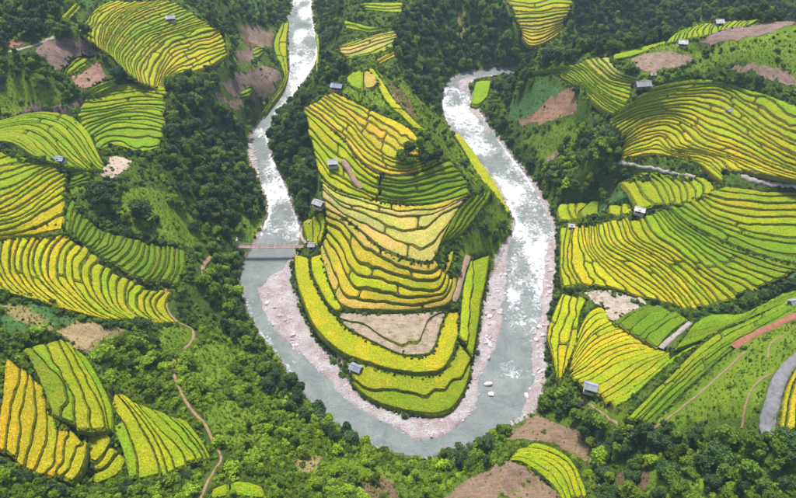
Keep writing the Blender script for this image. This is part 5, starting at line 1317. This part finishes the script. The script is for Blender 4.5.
# ------------------------------------------------------------------ buildings
def box(V, Fc, x0, x1, y0, y1, z0, z1):
    o = len(V)
    V += [(x0, y0, z0), (x1, y0, z0), (x1, y1, z0), (x0, y1, z0), (x0, y0, z1), (x1, y0, z1), (x1, y1, z1), (x0, y1, z1)]
    Fc += [(o, o + 3, o + 2, o + 1), (o + 4, o + 5, o + 6, o + 7), (o, o + 1, o + 5, o + 4), (o + 1, o + 2, o + 6, o + 5), (o + 2, o + 3, o + 7, o + 6), (o + 3, o, o + 4, o + 7)]
def part(name, parent, mat, boxes, col=None):
    V, Fc = [], []
    for b in boxes: box(V, Fc, *b)
    o = mesh_obj(name, V, Fc, mat, parent)
    if col: o.color = (*col, 1)
    return o
def hut(px, label, w=5.0, d=3.6, h=2.1, rise=1.1, rz=0.0, roof=(.5, .5, .55), wall=(1, 1, 1), lift=0.0, open_=False, stilts=0.0, name='hut'):
    w *= .8; d *= .8; h *= .85; rise *= .85; roof = tuple(c * .72 for c in roof)
    p = at([px])[0]
    fz = p[2]
    for f in FIELDS:
        e = f['E'].reshape(-1, 3); dd_ = np.hypot(e[:, 0] - p[0], e[:, 1] - p[1]); kk = dd_.argmin()
        if dd_[kk] < 2.0: fz = max(fz, e[kk, 2])
    root = empty(name, (p[0], p[1], fz + lift - .1), rz)
    tag(root, label, 'hut' if name == 'hut' else 'house', 'field huts and houses')
    z0 = stilts
    part('plinth' if not stilts else 'floor', root, 'stone' if not stilts else 'wood', [(-w / 2 - .15, w / 2 + .15, -d / 2 - .15, d / 2 + .15, -1.2 if not stilts else z0 - .2, z0 + .06)])
    posts = [(-w / 2, -d / 2), (w / 2 - .2, -d / 2), (-w / 2, d / 2 - .2), (w / 2 - .2, d / 2 - .2)]
    if stilts or open_:
        for a, b in posts: part('post', root, 'wood', [(a, a + .2, b, b + .2, -1.0, z0 + h)])
    # walls: gable prism shell
    V, Fc = [], []
    a, b = w / 2 - .05, d / 2 - .05
    V += [(-a, -b, z0), (a, -b, z0), (a, b, z0), (-a, b, z0), (-a, -b, z0 + h), (a, -b, z0 + h), (a, b, z0 + h), (-a, b, z0 + h), (-a, 0, z0 + h + rise * .93), (a, 0, z0 + h + rise * .93)]
    Fc += [(0, 1, 5, 4), (2, 3, 7, 6), (1, 2, 6, 9, 5), (3, 0, 4, 8, 7)]
    if not open_:
        wl = mesh_obj('wall', V, Fc, 'wood', root); wl.color = (*wall, 1)
        dr = part('door', root, 'dark', [(-.45, .45, -b - .04, -b + .02, z0 + .02, z0 + 1.75)])
        part('handle', dr, 'steel', [(.28, .36, -b - .08, -b - .045, z0 + .85, z0 + .95)])
        for sx in (-1, 1):
            if w > 4.4:
                wd = part('window', root, 'dark', [(sx * w * .33 - .3, sx * w * .33 + .3, -b - .04, -b + .02, z0 + .9, z0 + 1.5)])
                part('sill', wd, 'wood', [(sx * w * .33 - .36, sx * w * .33 + .36, -b - .10, -b - .045, z0 + .82, z0 + .9)])
    # roof: two slopes of sheets with overhang, each slope made of overlapping sheets
    ov = .45; run = d / 2 + ov; dz = rise / (d / 2)
    for sy in (-1, 1):
        n = max(3, int(w / 1.1)); sw = (w + 2 * ov) / n
        sl = None
        for k in range(n):
            x0 = -w / 2 - ov + k * sw; x1 = x0 + sw - .02
            lo = .012 * (k % 2) + random.uniform(-.012, .012)
            zt = z0 + h + rise + .05 + lo; zb = zt - run * dz
            yy = sy * (run + random.uniform(-.05, .05))
            V = [(x0, 0, zt), (x1, 0, zt), (x1, yy, zb), (x0, yy, zb), (x0, 0, zt - .07), (x1, 0, zt - .07), (x1, yy, zb - .07), (x0, yy, zb - .07)]
            Fc = [(0, 1, 2, 3), (7, 6, 5, 4), (2, 1, 5, 6), (0, 3, 7, 4), (3, 2, 6, 7), (1, 0, 4, 5)]
            if sy > 0: pass
            else: Fc = [q[::-1] for q in Fc]
            if sl is None:
                sl = mesh_obj('roof', V, Fc, 'roof', root); o = sl
            else: o = mesh_obj('roof_sheet', V, Fc, 'roof', sl)
            g = random.uniform(.82, 1.15); o.color = (*[c * g for c in roof], 1)
    part('ridge_cap', root, 'roof', [(-w / 2 - ov, w / 2 + ov, -.14, .14, z0 + h + rise + .05, z0 + h + rise + .13)], tuple(c * .8 for c in roof))
    return root
BLU = (.36, .40, .50); WHT = (.78, .76, .76); GRY = (.34, .34, .40); BRN = (.36, .30, .27)
hut((356, 371), 'wooden hut with blue-grey roof at the spur tip', 4.6, 3.4, 2.1, 1.0, -.45, BLU, lift=.4)
hut((319, 209), 'hut with pale grey roof on the left edge of the spur', 5.2, 3.6, 2.2, 1.1, -.5, (.55, .56, .60), lift=.3)
hut((333, 165), 'hut with white roof beside the brown spur track', 4.8, 3.8, 1.9, 1.2, .1, WHT, lift=.3)
hut((337, 89), 'hut with blue roof at the top left of the spur', 6.5, 4, 2.2, 1.2, -.25, (.36, .42, .56), (1.1, .6, .55), lift=.3)
hut((312, 250), 'small gatehouse hut at the spur end of the footbridge', 3.0, 2.6, 2.4, .7, 0, (.50, .45, .48), lift=.2)
hut((172, 23), 'hut with grey roof amid the thin upper left bands', 5.5, 4, 2, 1.2, .2, (.52, .50, .54), lift=.5)
hut((62, 166), 'little shed with blue roof amid lime rice', 4.4, 3, 1.6, .8, -.1, (.40, .46, .56), lift=.4)
hut((401, 30), 'far hut with pale roof on the neck of the spur', 6, 4.2, 2.2, 1.2, -.2, (.60, .58, .60), lift=.3)
hut((641, 90), 'stilt house with large mottled grey roof under dark trees', 8.0, 5.0, 2.2, 1.6, .12, (.42, .40, .44), lift=.3, stilts=1.6, name='stilt_house')
hut((682, 45), 'round-shouldered white roofed hut on the ridge crest', 4.6, 3.6, 1.8, 1.2, -.2, WHT, lift=.2)
hut((718, 25), 'white roofed hut at the far end of the ridge stripes', 4.6, 3.6, 1.8, 1.2, .1, WHT, lift=.3)
hut((652, 77), 'tiny pink-walled shed right of the stilt house', 2.6, 2.0, 1.6, .6, .1, (.58, .50, .50), (1.8, 1.2, 1.1), lift=.3)
hut((665, 38), 'low grey shed below the ridge on its far side', 5, 3, 1.6, .8, .5, (.40, .40, .44), lift=.2)
hut((639, 213), 'field hut with white roof above the wide yellow slope', 4.6, 3.4, 1.7, .9, -.45, WHT, lift=.5)
hut((571, 228), 'small white shed at the top left of the wide slope', 2.8, 2.2, 1.5, .6, -.1, WHT, lift=.5)
hut((588, 395), 'wooden hut with grey roof below the dense yellow strips', 4.6, 3.6, 2.2, .9, -.35, (.40, .43, .50), lift=.4)
hut((728, 114), 'tiny grey field shelter on the great arching slope', 2.6, 2.0, 1.2, .5, .3, (.42, .40, .42), lift=.6, open_=True)
hut((793, 306), 'grey hut cut by the right picture edge', 4.4, 3.4, 2.0, 1.0, .2, (.36, .38, .46), lift=.3)
hut((582, 405), 'small near-black hut shape just below the grey-roofed hut', 2.8, 2.2, 1.3, .7, -.3, (.07, .06, .06), lift=.1)  # small hut form, near-black all over its roof

# ------------------------------------------------------------------ footbridge
a, b = unproj([(238, 246.5)], 5.6)[0], unproj([(309, 245.5)], 5.9)[0]
ax = b - a; Lb = np.linalg.norm(ax[:2]); rz = math.atan2(ax[1], ax[0])
br = empty('footbridge', (a[0], a[1], 5.6), rz)
tag(br, 'narrow suspension footbridge with pinkish deck across the left river', 'footbridge')
W2 = .8
def sag(x): return -.35 * math.sin(math.pi * x / Lb)
def strip(name, y0, y1, dz, th, mat, n=30, parent=br):
    V, Fc = [], []
    for i in range(n + 1):
        x = Lb * i / n; z = sag(x) + dz
        V += [(x, y0, z), (x, y1, z), (x, y1, z - th), (x, y0, z - th)]
    for i in range(n):
        k = i * 4
        for q in range(4): Fc.append((k + q, k + (q + 1) % 4, k + 4 + (q + 1) % 4, k + 4 + q))
    Fc += [(0, 3, 2, 1), (n * 4, n * 4 + 1, n * 4 + 2, n * 4 + 3)]
    return mesh_obj(name, V, Fc, mat, parent)
deck = strip('deck', -W2, W2, -.10, .18, 'wood')
npl = 40
for i in range(npl):
    x = Lb * (i + .5) / npl; hw = Lb / npl * .44
    o = part('plank', deck, 'plank', [(x - hw, x + hw, -W2 - .12, W2 + .12, sag(x) - .07, sag(x) + .02)]); g = random.uniform(.8, 1.2); o.color = (g, g * .97, g, 1)
for s in (-1, 1):
    strip('handrail', s * W2 - .05, s * W2 + .05, 1.1, .10, 'plank'); strip('side_rail', s * W2 - .03, s * W2 + .03, .55, .06, 'steel')
    V, Fc = [], []; n = 30; r = .07
    for i in range(n + 1):
        x = -2 + (Lb + 4) * i / n; u = (x - Lb / 2) / (Lb / 2); z = 1.3 + 3.0 * u * u if abs(u) <= 1 else 4.3 - (abs(x - Lb / 2) - Lb / 2) * 1.2
        V += [(x, s * (W2 + .12) - r, z), (x, s * (W2 + .12), z + r), (x, s * (W2 + .12) + r, z), (x, s * (W2 + .12), z - r)]
    for i in range(n):
        k = i * 4
        for q in range(4): Fc.append((k + q, k + (q + 1) % 4, k + 4 + (q + 1) % 4, k + 4 + q))
    cb = mesh_obj('cable', V, Fc, 'steel', br)
    for i in range(1, 16):
        x = Lb * i / 16; u = (x - Lb / 2) / (Lb / 2)
        part('hanger', cb, 'steel', [(x - .03, x + .03, s * (W2 + .12) - .03, s * (W2 + .12) + .03, sag(x) - .1, 1.3 + 3 * u * u)])
for x in (.15, Lb - .15):
    part('tower', br, 'stone', [(x - .2, x + .2, -W2 - .4, -W2 - .02, -6, 4.4), (x - .2, x + .2, W2 + .02, W2 + .4, -6, 4.4), (x - .18, x + .18, -W2 - .02, W2 + .02, 3.6, 3.95)])

# stream in the lower right gully
st = ribbon('stream', 'small stony stream in the gully at lower right', [(598, 432), (601, 445), (607, 458), (606, 472), (600, 486)], 1.3, (.16, .17, .18), lift=.12)

# ------------------------------------------------------------------ the air of the valley
HZ0, HZ1 = -8.0, 330.0
V, Fc = [], []
box(V, Fc, -3900, 3900, -600, 5200, HZ0, HZ1)
mm = bpy.data.materials.new('valley_air'); mm.use_nodes = True; nt = mm.node_tree; nt.nodes.clear()
out = nt.nodes.new('ShaderNodeOutputMaterial'); pv = nt.nodes.new('ShaderNodeVolumePrincipled')
pv.inputs['Color'].default_value = (.62, .82, 1.0, 1); pv.inputs['Density'].default_value = .0002; pv.inputs['Anisotropy'].default_value = .1
nt.links.new(pv.outputs[0], out.inputs['Volume'])
MAT['air'] = mm
hz = mesh_obj('haze', V, Fc, 'air'); tag(hz, 'thin bluish haze filling the valley air', None, None, 'stuff')
